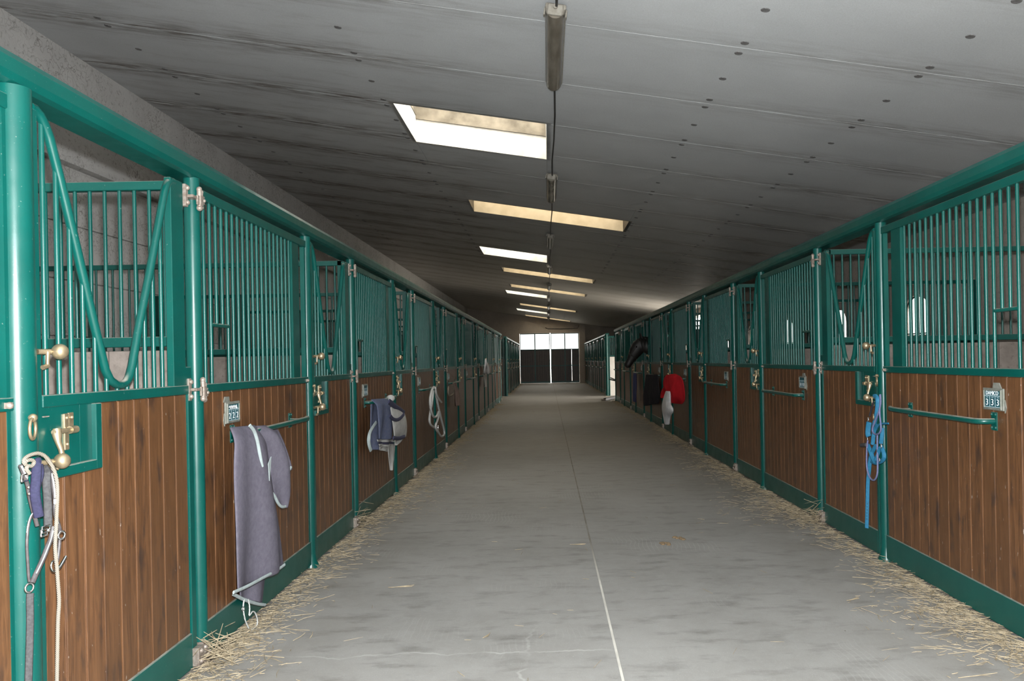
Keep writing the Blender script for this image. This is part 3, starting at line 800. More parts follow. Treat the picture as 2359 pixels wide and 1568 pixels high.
def make_panel(sg, Y, label, near, plate):
    X = XL if sg > 0 else XR
    t = thing('stall_front_panel', label, 'panel', (X, Y, 0), 'barred stall front panels')
    for k in PP:
        nm = 'top_rail_strip' if k == 'top_rail_strip' else k
        lab = {'blanket_bar': 'green tube blanket bar', 'latch_bolt': 'steel latch bolt', 'hinge': 'rusty bolted hinges'}.get(nm)
        obj(nm, PM[(k, sg)], None, t, label=lab)
    if near:
        for i in range(NPP):
            o = obj('plank', PLP, None, t, (0 if sg > 0 else -.004, .05 + i * WP, 0))
        for i, y in enumerate(PBARS): obj('bar', PB_short if i in (2, 3) else PB_full, None, t, (0, y, 0))
    else:
        obj('planks', far_panel[sg][0], None, t, kind='stuff'); obj('bars', far_panel[sg][1], None, t, kind='stuff')
    if plate: name_plate(t, sg, *plate)
    return t

# ------------------------------------------------------------------ partitions between stalls
def bars_joined(x0, x1, z0, z1, sp=0.075):
    m = MB(); n = int((x1 - x0) / sp)
    for i in range(1, n): m.tube([(x0 + i * sp, 0, z0), (x0 + i * sp, 0, z1)], BARR, 6)
    return m
def partition_assets(sg):
    X0, X1 = (0.06, abs(WLX - XL) - 0.12) if sg > 0 else (0.06, WRX - XR - 0.02)
    d = {}
    d['frame'] = MB().box(-X1, -X0, -.02, .02, 2.395, 2.44, .003).box(-X1, -X0, -.022, .022, 1.605, 1.655, .003).box(-X1, -X1 + .04, -.02, .02, 0, 2.44).box(-X0 - .05, -X0, -.02, .02, 0, 2.44)
    d['bars'] = bars_joined(-X1, -X0, 1.65, 2.40)
    out = {}
    for k, mb in d.items():
        me = mb.mesh(k, sg < 0); me.materials.append(MATS['green_paint']); out[k] = me
    nb = 10; w = (X1 - X0 - .09) / nb
    bd = MB().box(-w + .003, -.003, -.018, .018, 0.0, 1.585, .003).mesh('board', sg < 0); bd.materials.append(MATS['partition_board'])
    return out, bd, nb, w, X0, X1
PA = {1: partition_assets(1), -1: partition_assets(-1)}
PBR = MB().tube([(0, 0, 1.65), (0, 0, 2.40)], BARR, 9).mesh('bar'); PBR.materials.append(MATS['green_paint'])
def make_partition(sg, Y, label, near=False, pale=False):
    X = XL if sg > 0 else XR
    out, bd, nb, w, X0, X1 = PA[sg]
    t = thing('stall_partition', label, 'partition', (X, Y, 0), 'partitions between stalls')
    obj('frame', out['frame'], None, t)
    if near:
        for i in range(1, int((X1 - X0) / .075)): obj('bar', PBR, None, t, (sg * (-X1 + i * .075), 0, 0))
    else: obj('bars', out['bars'], None, t, kind='stuff')
    if pale: bd = bd.copy(); bd.materials.clear(); bd.materials.append(MATS['daylit_board'])  # swaps in the board copy with daylight in its colour
    for i in range(nb): obj('board', bd, None, t, (sg * (-X0 - .045 - i * w), 0, 0))
    return t

# ------------------------------------------------------------------ set out the rows
side = {1: 'left', -1: 'right'}
def row(sg, Y0, ks, kmax, near_max, plates, far=False):
    pc = dc = ac = pn = 0
    s_ = side[sg]; where = 'far %s row beyond the cross passage' % s_ if far else '%s row from the camera' % s_
    for k in ks:
        Yl = Y0 + k * PER
        first = (k == ks[0])
        if not (first and k < 0):
            post(sg, Yl, False, 'green latch post, %s post of the %s' % (ORD[pc], where)); pc += 1
            if k < kmax or not far:
                if k < kmax:
                    make_door(sg, Yl, 'green stall door with V yoke, %s door of the %s' % (ORD[dc], where), k <= near_max, not far); dc += 1
        if k < kmax:
            Yh = Yl + DOOR
            if not (first and k < 0 and sg > 0 and False):
                post(sg, Yh, True, 'green hinge post, %s post of the %s' % (ORD[pc], where)); pc += 1
            make_panel(sg, Yh, 'green barred stall front panel, %s panel of the %s' % (ORD[ac], where), k <= near_max, plates.get(k, (None, None, False)) if not far else None); ac += 1
            make_partition(sg, Yh, 'inside stall partition, %s of the %s' % (ORD[pn], where), near=(sg > 0 and k == 0)); pn += 1
row(1, YL, list(range(-1, 9)), 8, 1, {0: (['2', '2', '2'], None, True), 1: (None, None, False)})
row(-1, YR, list(range(-1, 8)), 7, 0, {-1: (['3', '3', '3'], 'DAMICO', True), 0: (None, None, True)})
row(1, L2, list(range(0, 5)), 5, -1, {}, True)
row(-1, R2, list(range(0, 6)), 6, -1, {}, True)
# left row end: last door, hinge post and a narrow closing piece
make_door(1, YL + 8 * PER, 'green barred stall door with V yoke, last door of the left row at the cross passage', False)
post(1, YL + 8 * PER + DOOR, True, 'green hinge post of the last door, left row at the cross passage')
ep = MB().box(-.02, .02, .05, .52, .03, 1.41, .003).box(-.02, .02, .05, .10, 1.41, 2.44).box(-.02, .02, .46, .52, 1.41, 2.44)
tag(obj('closing_panel', ep, 'green_paint', None, (XL, YL + 8 * PER + DOOR, 0)), 'narrow green closing panel at the end of the left row', 'panel')
# block ends on the cross passage
def corner_post(X, Y, label):
    t = thing('corner_post', label, 'post', (X, Y, 0)); obj('pipe', MB().tube([(0, 0, 0), (0, 0, 2.5)], .055, 20), 'green_paint', t)
    obj('foot', MB().box(-.08, .08, -.08, .08, 0, .012), 'green_paint', t)
make_partition(-1, R2 - 0.06, 'board end wall in painted daylight with green bars facing the cross passage, far right', pale=True)
corner_post(XR - 0.02, R2 - 0.17, 'thick green corner post at the cross passage, far right')
make_partition(1, L2 - 0.06, 'board end wall with green bars facing the cross passage, far left')
corner_post(XL + 0.02, L2 - 0.17, 'thick green corner post at the cross passage, far left')
make_partition(-1, REND + 0.06, 'board end wall closing the camera-side right row')
make_partition(1, LEND + 0.02, 'board end wall closing the camera-side left row')

# straw bedding inside the stalls
for sg, y0, y1, nm in ((1, -1.0, LEND, 'left'), (-1, 1.0, REND, 'right')):
    m = MB(); nx, ny = 8, 60
    xs = [XL - .06 - (XL - .06 - WLX - .0) * i / nx for i in range(nx + 1)] if sg > 0 else [XR + .06 + (WRX - XR - .06) * i / nx for i in range(nx + 1)]
    vs_ = [(x, y0 + (y1 - y0) * j / ny, 0.03 + R.random() * 0.12) for j in range(ny + 1) for x in xs]
    fs = [(j * (nx + 1) + i, j * (nx + 1) + i + 1, (j + 1) * (nx + 1) + i + 1, (j + 1) * (nx + 1) + i) for j in range(ny) for i in range(nx)]
    if sg > 0: fs = [f[::-1] for f in fs]
    m.add(vs_, fs, True)
    obj('straw_bedding', m, 'bedding', floor, kind='stuff', label='straw bedding inside the %s stalls' % nm)

# ------------------------------------------------------------------ ceiling lamps and their cable
LX = 0.115; LAMPS = [6.55 + 5.25 * k for k in range(9)]
def lamp_assets():
    n = 12
    prof = [(0.072 * math.cos(math.pi + math.pi * i / n), -0.045 + 0.075 * math.sin(math.pi + math.pi * i / n)) for i in range(n + 1)]
    dif = MB(); L_ = 0.78
    A = [(x, -L_, z) for x, z in prof]; B = [(x, L_, z) for x, z in prof]; m = len(prof)
    dif.add(A + B, [(i, i + 1, m + i + 1, m + i) for i in range(m - 1)], True)
    dif.add(A + B, [tuple(range(m)), tuple(range(2 * m - 1, m - 1, -1))])
    hou = MB().box(-0.078, 0.078, -L_ - .01, L_ + .01, -0.05, -0.012, .008)
    cap = MB()
    cap.box(-0.062, 0.062, -L_ - 0.035, -L_ + 0.005, -0.105, -0.02, .012).tube([(0, -L_ - .05, -.05), (0, -L_ - .02, -.05)], .018, 8)
    for q in (-1, 1): cap.box(q * .082 - .006, q * .082 + .006, -L_ + .06, -L_ + .11, -.075, -.02, .002)
    br = MB()
    for yy in (-.5, .5): br.box(-.03, .03, yy - .02, yy + .02, -.014, .02)
    out = {}
    for k, mb, mt in (('diffuser', dif, 'lamp_diffuser'), ('housing', hou, 'lamp_housing'), ('end_cap', cap, 'lamp_housing'), ('bracket', br, 'dull_steel')):
        me = mb.mesh(k); me.materials.append(MATS[mt]); out[k] = me
    return out
LA = lamp_assets()
for i, y in enumerate(LAMPS):
    t = thing('ceiling_lamp', 'dusty unlit tube lamp on the ceiling, %s from the camera' % ORD[i], 'lamp', (LX, y, zc(LX) - 0.012), 'tube lamps along the ceiling')
    t.rotation_euler = (0, -math.atan(SLOPE), 0)
    for k, me in LA.items(): obj(k, me, None, t)
pts = []
for i in range(len(LAMPS) - 1):
    a, b = LAMPS[i] + .79, LAMPS[i + 1] - .82
    for s_ in (0, .25, .5, .75):
        pts.append((LX + 0.012 * math.sin(7 * i + 5 * s_), a + (b - a) * s_, zc(LX) - 0.062 - 0.035 * math.sin(math.pi * s_) * (1 if i % 2 else .4)))
    pts.append((LX, b, zc(LX) - 0.062)); pts.append((LX, b + .5, zc(LX) - .04)); pts.append((LX, b + 1.2, zc(LX) - .04))
pts = [(LX, 1.0, zc(LX) - .03), (LX, 3.4, zc(LX) - .04), (LX, 5.74, zc(LX) - .062), (LX, 6.3, zc(LX) - .04), (LX, 7.0, zc(LX) - .04)] + pts
tag(obj('lamp_cable', MB().tube(pts, 0.010, 6), 'cable_black'), 'dark cable strung between the ceiling lamps', 'cable')

# ------------------------------------------------------------------ hung cloths
def resample(poly, n):
    P = [Vector(p) for p in poly]; d = [0]
    for a, b in zip(P, P[1:]): d.append(d[-1] + (b - a).length)
    out = []
    for i in range(n):
        s_ = d[-1] * i / (n - 1); k = 0
        while k < len(d) - 2 and d[k + 1] < s_: k += 1
        f = (s_ - d[k]) / max(1e-9, d[k + 1] - d[k]); out.append(P[k].lerp(P[k + 1], f))
    return out
def smooth(poly, it=2):
    P = [Vector(p) for p in poly]
    for _ in range(it):
        Q = [P[0]]
        for a, b in zip(P, P[1:]): Q += [a.lerp(b, .25), a.lerp(b, .75)]
        P = Q + [P[-1]]
    return P
def sheet(name, mat, parent, left, right, X, sg, nu=14, nv=18, amp=0.02, freq=3.0, ph=0.0, th=0.010, grow=1.0, belly=0.0, tuck=0.0, origin=None, label=None):
    """draped cloth between two edge curves given in picture points on the plane x = X"""
    Lc = resample(smooth([at(u, v, X) for u, v in left], 1), nv); Rc = resample(smooth([at(u, v, X) for u, v in right], 1), nv)
    o_ = Vector(origin) if origin is not None else Vector(parent.location)
    V = []; F = []
    for j in range(nv):
        fv = j / (nv - 1)
        for i in range(nu):
            fu = i / (nu - 1); p = Lc[j].lerp(Rc[j], fu)
            a = amp * (0.25 + grow * fv)
            n = a * (math.sin(freq * 2 * math.pi * fu + ph + 0.9 * fv) + 0.4 * math.sin(freq * 4.7 * fu + ph * 2 + 2 * fv)) + belly * math.sin(math.pi * min(1, fu * 1.0)) * math.sin(math.pi * (0.15 + .8 * fv))
            if tuck and j < 3: n -= tuck * (1 - j / 3.0) ** 1.5
            V.append((p.x + sg * n - o_.x, p.y - o_.y, p.z - o_.z))
    for j in range(nv - 1):
        for i in range(nu - 1):
            q = (j * nu + i, j * nu + i + 1, (j + 1) * nu + i + 1, (j + 1) * nu + i)
            F.append(q if sg < 0 else q[::-1])
    mb = MB().add(V, F, True)
    o = obj(name, mb, mat, parent, label=label)
    md = o.modifiers.new('thickness', 'SOLIDIFY'); md.thickness = th; md.offset = 0
    ms = o.modifiers.new('soften', 'SUBSURF'); ms.levels = 1; ms.render_levels = 1
    return o
def strap(name, mat, parent, px, X, w, th=0.004, nrm=None, off=None, lab=None, sm=2):
    o_ = Vector(parent.location)
    if nrm is None: nrm = (.6 if X < 0 else -.6, -.8, 0)
    P = [at(u, v, X) for u, v in px]
    if off: P = [p + Vector((off[i] if i < len(off) else off[-1], 0, 0)) for i, p in enumerate(P)]
    P = [p - o_ for p in smooth(P, sm)]
    return obj(name, MB().ribbon(P, w, th, nrm), mat, parent, label=lab)
def cord(name, mat, parent, px, X, r, off=None, closed=False, lab=None, n=8, sm=2):
    o_ = Vector(parent.location)
    P = [at(u, v, X) for u, v in px]
    if off: P = [p + Vector((off[i] if i < len(off) else off[-1], 0, 0)) for i, p in enumerate(P)]
    P = [p - o_ for p in (smooth(P + ([P[0]] if closed else []), sm))]
    return obj(name, MB().tube(P, r, n), mat, parent, label=lab)
def ring_at(name, mat, parent, u, v, X, Rr, r, tilt=0.3, sq=1.0):
    c = at(u, v, X) - Vector(parent.location)
    return obj(name, MB().ring(c, Rr, r, (tilt, 1, 0), (0, 0, sq), 18, 6), mat, parent)
XB = XL + 0.095

# grey fleece blanket over the bar of the first left panel
t = thing('horse_blanket', 'grey-mauve fleece horse blanket with pale edging hung on the nearest left bar', 'blanket', (XB, 4.55, 0.10), 'horse blankets on the bars')
XF = XB + 0.03
sheet('front_drape', 'blanket_fleece', t, [(548, 983), (541, 998), (536, 1040), (533, 1100), (535, 1200), (536, 1300), (538, 1366)],
      [(606, 977), (608, 990), (618, 1040), (628, 1100), (642, 1170), (655, 1240), (664, 1302)], XF, 1, 22, 26, .016, 1.6, .6, .012, 1.2, .03, .05)
sheet('lower_fold', 'blanket_fleece', t, [(546, 1310), (546, 1345), (550, 1374)], [(614, 1290), (613, 1340), (611, 1394)], XB - 0.02, 1, 12, 10, .012, 1.5, 1.0)
sheet('side_drape', 'blanket_fleece', t, [(585, 981), (600, 1005), (614, 1050), (622, 1085), (622, 1112), (634, 1144), (649, 1170)],
      [(630, 978), (640, 1000), (657, 1045), (664, 1075), (667, 1110), (667, 1140), (658, 1170)], XF - 0.012, 1, 16, 20, .013, 1.4, 2.2, .012, 1.0, .045, .05)
sheet('back_drape', 'blanket_fleece', t, [(628, 990), (640, 1020), (652, 1060), (660, 1090)], [(640, 988), (655, 1020), (667, 1062), (671, 1082)], XB - 0.03, 1, 8, 12, .006, 1.0, 0.4)
strap('trim', 'trim_pale', t, [(575, 979), (585, 990), (592, 1010), (596, 1030), (601, 1060), (604, 1075)], XF + .035, .020, .008, lab='pale edging')
strap('trim', 'trim_pale', t, [(538, 1364), (570, 1350), (610, 1328), (640, 1312), (656, 1300)], XF + .03, .020, .010, lab='pale edging')
strap('trim', 'trim_pale', t, [(538, 1368), (560, 1380), (590, 1390), (611, 1393)], XB - .012, .020, .010, lab='pale edging')
strap('trim', 'trim_pale', t, [(622, 1130), (632, 1140), (641, 1160), (650, 1168), (658, 1166)], XF + .02, .018, .010, lab='pale edging')
strap('trim', 'trim_pale', t, [(661, 1088), (666, 1083), (671, 1075)], XB - .02, .018, .010, lab='pale edging')
obj('lining_patch', MB().prism([(0, 0), (.05, .035), (.035, -.03), (.015, -.10)], at(617, 1068, XF + .045) - t.location, (0, 1, 0), (0, 0, 1), (1, 0, 0), .004), 'trim_pale', t, label='pale lining showing')
cord('tie_cord', 'rope_white', t, [(563, 1378), (560, 1395), (562, 1415), (566, 1432), (573, 1446)], XB - .01, .004)
cord('tie_cord', 'rope_white', t, [(572, 1380), (576, 1400), (573, 1422), (583, 1404), (592, 1418), (594, 1440), (580, 1450)], XB - .005, .004)
ring_at('snap_hook', 'chrome', t, 560, 1402, XB - .008, .010, .003)

# navy blanket with pale panels on the second left bar
t = thing('horse_blanket', 'navy blanket with pale panels and white stripes on the second left bar', 'blanket', (XB, 8.2, 0.5), 'horse blankets on the bars')
sheet('side_drape', 'blanket_navy', t, [(853, 930), (851, 960), (849, 990), (848, 1012), (853, 1036)], [(868, 928), (868, 960), (868, 1000), (868, 1036)], XB - .01, 1, 10, 16, .018, 1.2, .5)
sheet('front_drape', 'blanket_navy', t, [(864, 919), (867, 940), (867, 974), (866, 1012)], [(902, 916), (899, 938), (902, 974), (907, 1012)], XB + .03, 1, 16, 18, .020, 1.8, .2, .012, 1, .04, .05)
sheet('white_stripe', 'cloth_pale', t, [(866, 1012), (867, 1018)], [(908, 1012), (908, 1018)], XB + .036, 1, 12, 5, .018, 1.8, 1.0)
sheet('navy_stripe', 'navy_trim', t, [(868, 1017), (868, 1023)], [(907, 1017), (907, 1023)], XB + .034, 1, 12, 5, .018, 1.8, 1.0)
sheet('white_stripe', 'cloth_pale', t, [(870, 1022), (871, 1028)], [(909, 1022), (909, 1028)], XB + .036, 1, 12, 5, .018, 1.8, 1.0)
sheet('lower_edge', 'cloth_pale', t, [(872, 1028), (872, 1036)], [(909, 1026), (893, 1040)], XB + .02, 1, 10, 6, .014, 1.8, 1.0)
sheet('pale_flap', 'cloth_pale', t, [(893, 1026), (894, 1048), (897, 1068), (900, 1083)], [(910, 1020), (907, 1048), (904, 1068), (902, 1084)], XB + .03, 1, 8, 14, .012, 1.0, 2.0)
sheet('pocket', 'cloth_pale', t, [(898, 936), (900, 960), (904, 990), (907, 1008)], [(930, 951), (933, 962), (934, 990), (932, 1006)], XB + .10, 1, 14, 14, .015, 1.0, 1.0, .012, .6, .06)
sheet('pocket_tail', 'cloth_pale', t, [(906, 1007), (908, 1018), (909, 1025)], [(932, 1004), (924, 1016), (912, 1025)], XB + .09, 1, 8, 8, .01, 1, 1)
strap('trim', 'navy_trim', t, [(899, 957), (906, 966), (916, 967), (924, 962), (931, 953)], XB + .165, .035, .01)
strap('trim', 'navy_trim', t, [(896, 924), (908, 934), (920, 943), (931, 951)], XB + .13, .055, .015)
strap('trim', 'navy_trim', t, [(906, 1008), (918, 1010), (932, 1005)], XB + .15, .04, .015)
strap('trim', 'trim_pale', t, [(867, 972), (860, 982), (852, 995), (849, 1012), (851, 1028), (855, 1038)], XB + .02, .035, .01)
obj('rolled_end', MB().ball(at(900, 917, XB + .03) - t.location, .045, 12, 8, (1, 1.1, .8)), 'cloth_pale', t)

# white rope on the third bar
t = thing('lead_rope', 'coiled white lead rope hanging from the third left bar', 'rope', (XB, 12.0, 0.5))
cord('coil', 'rope_white', t, [(996, 895), (999, 891), (1003, 892), (1004, 905), (1007, 925), (1014, 955), (1020, 978), (1024, 993), (1023, 1002), (1017, 1006), (1010, 996), (1005, 986), (996, 982), (990, 975), (989, 962), (993, 940), (996, 920), (998, 900)], XB + .02, .017, None, False, None, 7)
cord('coil', 'rope_white', t, [(998, 893), (994, 900), (990, 920), (992, 942), (996, 956), (1002, 962), (1008, 956), (1011, 945), (1010, 960), (1007, 970), (1003, 978), (1005, 990), (1009, 994)], XB + .05, .017, None, False, None, 7)
cord('free_end', 'rope_white', t, [(1003, 893), (1005, 908), (1010, 918), (1017, 926)], XB + .06, .016, None, False, None, 7)
obj('snap_hook', MB().ball(at(1009, 985, XB + .06) - t.location, .03, 8, 6, (.6, .6, 1.4)), 'chrome', t)

# cloth and loop on the fourth bar, white sack further along
t = thing('stable_cloth', 'limp brown cloth and cord loop on the fourth left bar', 'cloth', (XB, 14.6, 0.4))
sheet('cloth', 'cloth_brown', t, [(1043, 882), (1047, 900), (1046, 925), (1047, 936)], [(1048, 880), (1054, 895), (1057, 915), (1059, 934)], XB + .03, 1, 8, 12, .02, 1.2, .4)
cord('loop', 'rope_cream', t, [(1044, 883), (1046, 895), (1045, 905), (1040, 911), (1034, 911), (1032, 903), (1033, 890)], XB + .01, .014, None, False, None, 6)
t = thing('white_sack', 'pointed white sack hanging above the sixth left bar', 'sack', (XB, 20.8, 0.6))
sheet('sack', 'cloth_white', t, [(1117, 826), (1115, 840), (1113, 852), (1113, 861)], [(1118, 826), (1123, 838), (1126, 850), (1126, 862)], XB + .06, 1, 8, 12, .02, 1.0, .4, .02, .6, .05)
obj('printed_mark', MB().prism([(0, 0), (.06, .02), (.10, -.05), (.05, -.10), (.09, -.16), (.03, -.2), (.05, -.12), (.0, -.06)], at(1119.5, 843, XB + .14) - t.location, (0, 1, 0), (0, 0, 1), (1, 0, 0), .005), 'navy_trim', t)
sheet('lower_cloth', 'cloth_pale', t, [(1113, 862), (1114, 876), (1115, 890)], [(1120, 862), (1120, 876), (1119, 892)], XB + .02, 1, 6, 10, .02, 1.0, .4)

# right row: red blanket, white bandage, dark blanket, blue cloth
XC = XR - 0.095
t = thing('horse_blanket', 'bright red blanket bunched over a bar of the right row', 'blanket', (XC, 14.6, 0.5), 'horse blankets on the bars')
sheet('front_drape', 'cloth_red', t, [(1538, 863), (1533, 872), (1531, 884), (1534, 893), (1541, 898), (1546, 912), (1547, 924)], [(1556, 861), (1568, 868), (1571, 884), (1573, 905), (1573, 920), (1569, 928), (1563, 931)], XC - .20, -1, 16, 20, .045, 1.7, .6, .02, .8, .05)
sheet('back_drape', 'cloth_red', t, [(1533, 884), (1529, 895), (1526, 908), (1527, 917)], [(1543, 886), (1541, 898), (1538, 910), (1536, 916)], XC - .16, -1, 8, 12, .03, 1.0, .2, .02)
sheet('bar_fold', 'cloth_red', t, [(1536, 866), (1550, 862)], [(1560, 874), (1574, 878)], XC - .05, -1, 10, 8, .03, 1.0, .2, .03)
ring_at('buckle', 'chrome', t, 1571, 886, XC - .1, .03, .008)
t = thing('leg_bandage', 'white bandage hanging below the red blanket', 'bandage', (XC - .2, 14.6, 0.2))
sheet('roll', 'cloth_white', t, [(1537, 900), (1533, 912), (1529, 925), (1528, 938), (1530, 952), (1533, 968), (1535, 978)], [(1544, 900), (1545, 915), (1545, 930), (1551, 940), (1551, 950), (1543, 958), (1540, 978)], XC - .28, -1, 10, 18, .02, 1.5, .4, .03, .6, .06)
t = thing('horse_blanket', 'black blanket on the bar beyond the red one, right row', 'blanket', (XC, 17.6, 0.4), 'horse blankets on the bars')
sheet('drape', 'cloth_dark', t, [(1489, 862), (1487, 885), (1484, 910), (1486, 935)], [(1516, 862), (1517, 885), (1519, 908), (1514, 930)], XC - .012, -1, 12, 16, .03, 1.6, .3, .02, .8, .05)
t = thing('stable_cloth', 'dark blue cloth strip hanging far along the right row', 'cloth', (XC, 21.2, 0.4))
sheet('strip', 'cloth_blue', t, [(1459, 859), (1459, 890), (1460, 925)], [(1466, 859), (1467, 890), (1466, 928)], XC - .04, -1, 6, 12, .015, 1.0, .3, .02)

# ------------------------------------------------------------------ halter and rope on the nearest left latch
XH = XL + 0.085
t = thing('halter', 'dark halter with indigo padded strap and chrome buckles on the nearest left latch knob', 'halter', (XH, 2.72, 0.6), 'halters on the stall knobs')
strap('padded_strap', 'strap_indigo', t, [(92, 1063), (85, 1064), (84, 1084), (83, 1109), (80, 1135), (84, 1160), (90, 1190)], XH + .030, .030, .012, lab='indigo padded strap')
strap('padded_strap', 'strap_indigo', t, [(90, 1070), (94, 1090), (88, 1108), (84, 1125)], XH + .022, .024, .010)
strap('cheek_strap', 'strap_leather', t, [(47, 1070), (55, 1091), (64, 1116), (67, 1137), (74, 1167), (86, 1211)], XH + .012, .013, .006)
strap('pale_edge', 'chalk_white', t, [(50, 1073), (58, 1090), (63, 1100)], XH + .018, .006, .004)
strap('pale_edge', 'chalk_white', t, [(88, 1122), (90, 1140), (91, 1160), (97, 1176)], XH + .026, .006, .005)
strap('crown_strap', 'strap_grey', t, [(100, 1075), (109, 1086), (107, 1109), (110, 1147), (111, 1186), (111, 1212)], XH + .020, .026, .007)
strap('side_strap', 'strap_leather', t, [(112, 1078), (118, 1086), (123, 1122), (128, 1150), (126, 1179), (134, 1206), (139, 1225)], XH + .016, .014, .006)
strap('pale_edge', 'chalk_white', t, [(119, 1090), (124, 1110), (126, 1130), (127, 1146)], XH + .022, .005, .004)
strap('noseband', 'strap_leather', t, [(82, 1178), (72, 1188), (66, 1206), (63, 1230), (62, 1260), (64, 1290), (66, 1326), (68, 1339)], XH + .012, .009, .005)
strap('pale_edge', 'chalk_white', t, [(80, 1177), (71, 1187), (65, 1206), (62, 1226)], XH + .017, .003, .003)
strap('noseband', 'strap_leather', t, [(124, 1212), (118, 1240), (110, 1258), (99, 1288), (86, 1315), (75, 1341)], XH + .018, .017, .006)
strap('pale_edge', 'trim_pale', t, [(123, 1222), (117, 1245), (108, 1268), (98, 1292), (84, 1320)], XH + .023, .004, .004)
strap('lead_webbing', 'strap_grey', t, [(70, 1366), (69, 1382), (70, 1420), (69, 1470), (67, 1530), (65, 1600), (64, 1640)], XH + .006, .022, .004, lab='grey webbing strap')
ring_at('ring', 'chrome', t, 68, 1353, XH + .010, .0145, .0032)
ring_at('ring', 'chrome', t, 142, 1232, XH + .02, .013, .004)
for bu, bv, bw in ((106, 1218, 1), (57, 1100, .7), (102, 1226, .8)):
    o_ = at(bu, bv, XH + .028) - t.location
    obj('buckle', MB().tube([o_ + Vector((0, a * .02 * bw, b * .010)) for a, b in ((-1, -1), (1, -1), (1, 1), (-1, 1), (-1, -1))], .003, 6), 'chrome', t)
obj('strap_keeper', MB().box(-.004, .004, -.009, .009, -.008, .008, .002, M=Matrix.Translation(at(129, 1154, XH + .024) - t.location)), 'chalk_white', t)
strap('snap_strap', 'strap_leather', t, [(138, 1240), (137, 1258), (134, 1284), (131, 1296)], XH + .014, .011, .006)
cord('snap_hook', 'chrome', t, [(127, 1290), (120, 1293), (117, 1307), (124, 1317), (131, 1312), (129, 1298)], XH + .016, .0035, None, False, None, 6)
cord('snap_hook', 'chrome', t, [(131, 1314), (139, 1304), (147, 1290), (152, 1281)], XH + .016, .0050, None, False, None, 6)
cord('snap_hook', 'chrome', t, [(129, 1236), (131, 1262), (128, 1288)], XH + .014, .0030, None, False, None, 6)
for bu, bv in ((67, 1137), (66, 1122), (88, 1101), (112, 1220), (134, 1204)):
    obj('rivet', MB().ball(at(bu, bv, XH + .03) - t.location, .005, 8, 5), 'chrome', t)
t = thing('lead_rope', 'cream twisted lead rope looped over the nearest left knob', 'rope', (XH, 2.75, 0.1))
cord('rope', 'rope_cream', t, [(66, 1075), (57, 1068), (54, 1060), (62, 1051), (76, 1045), (91, 1043), (106, 1051), (118, 1068), (127, 1088), (132, 1110), (133, 1140), (131, 1175), (130, 1205), (128, 1237), (127, 1265), (131, 1300), (134, 1345), (137, 1385), (134, 1420), (133, 1470), (132, 1530), (131, 1600), (130, 1680)], XH + .028, .0062, None, False, None, 9)
cord('rope', 'rope_cream', t, [(60, 1062), (70, 1058), (80, 1062), (74, 1074), (64, 1072), (60, 1080), (68, 1090)], XH + .036, .0062, None, False, None, 9)

# blue halter on the right
XJ = XR - 0.085
t = thing('halter', 'bright blue webbing halter hanging on the right latch knob by the near post', 'halter', (XJ, 5.75, 0.4), 'halters on the stall knobs')
N_ = (1, 0, 0)
W1 = .030
strap('crown_strap', 'strap_blue', t, [(2012, 913), (2018, 911), (2022, 920), (2021, 938), (2019, 954), (2015, 970), (2013, 985)], XJ - .02, W1, .006)
strap('crown_strap', 'cloth_dark', t, [(2012, 925), (2008, 940), (2003, 958)], XJ - .012, .014, .006)
strap('cheek_strap', 'strap_blue', t, [(2002, 972), (2000, 985), (1999, 998), (2001, 1005)], XJ - .015, .040, .008)
strap('cheek_strap', 'strap_blue', t, [(2032, 985), (2032, 1000), (2029, 1022)], XJ - .015, W1, .006)
strap('cheek_strap', 'strap_blue', t, [(2022, 978), (2014, 990), (2012, 1005), (2010, 1024)], XJ - .012, W1, .006)
strap('noseband', 'strap_blue', t, [(1998, 1024), (2004, 1036), (2011, 1056), (2016, 1064)], XJ - .022, .034, .006)
strap('noseband', 'strap_blue', t, [(2018, 1024), (2012, 1036), (2006, 1048), (2003, 1070), (2001, 1090)], XJ - .014, .030, .006)
strap('noseband', 'strap_blue', t, [(2029, 1027), (2036, 1042), (2037, 1055), (2030, 1063), (2016, 1067), (2006, 1060)], XJ - .02, .030, .006)
strap('noseband', 'strap_blue', t, [(2028, 1030), (2022, 1046), (2018, 1060)], XJ - .026, .026, .006)
strap('chin_strap', 'strap_blue', t, [(2003, 1075), (1999, 1107), (1998, 1155), (1996.5, 1216)], XJ - .016, .028, .004, lab='long hanging blue strap')
strap('side_tab', 'strap_blue', t, [(2018, 985), (2026, 976), (2036, 975), (2047, 975)], XJ - .03, .014, .006)
cord('cord', 'cord_blue', t, [(2028, 908), (2029, 930), (2024, 950), (2014, 974), (2009, 988), (2011, 997), (2018, 1001), (2026, 998), (2030, 988), (2028, 968), (2026, 948), (2028, 926), (2027, 908)], XJ - .035, .0065, None, False, None, 7)
cord('cord', 'cord_blue', t, [(2021, 1002), (2021, 1040), (2022, 1074), (2021, 1096), (2013, 1108), (2004, 1101), (1997, 1082), (1996, 1058), (1997, 1030), (1999, 1014)], XJ - .03, .0065, None, False, None, 7)
ring_at('ring', 'brass', t, 2012, 960, XJ - .03, .020, .004)
ring_at('ring', 'chrome', t, 2000, 966, XJ - .025, .015, .004)
ring_at('ring', 'chrome', t, 1998, 1011, XJ - .025, .014, .004)
ring_at('ring', 'chrome', t, 2030, 1027, XJ - .025, .016, .004)
ring_at('ring', 'chrome', t, 2026, 1059, XJ - .028, .012, .004)
obj('cord_stopper', MB().tube([at(1984, 1025, XJ - .03) - t.location, at(1996, 1024, XJ - .03) - t.location], .014, 8), 'strap_grey', t)
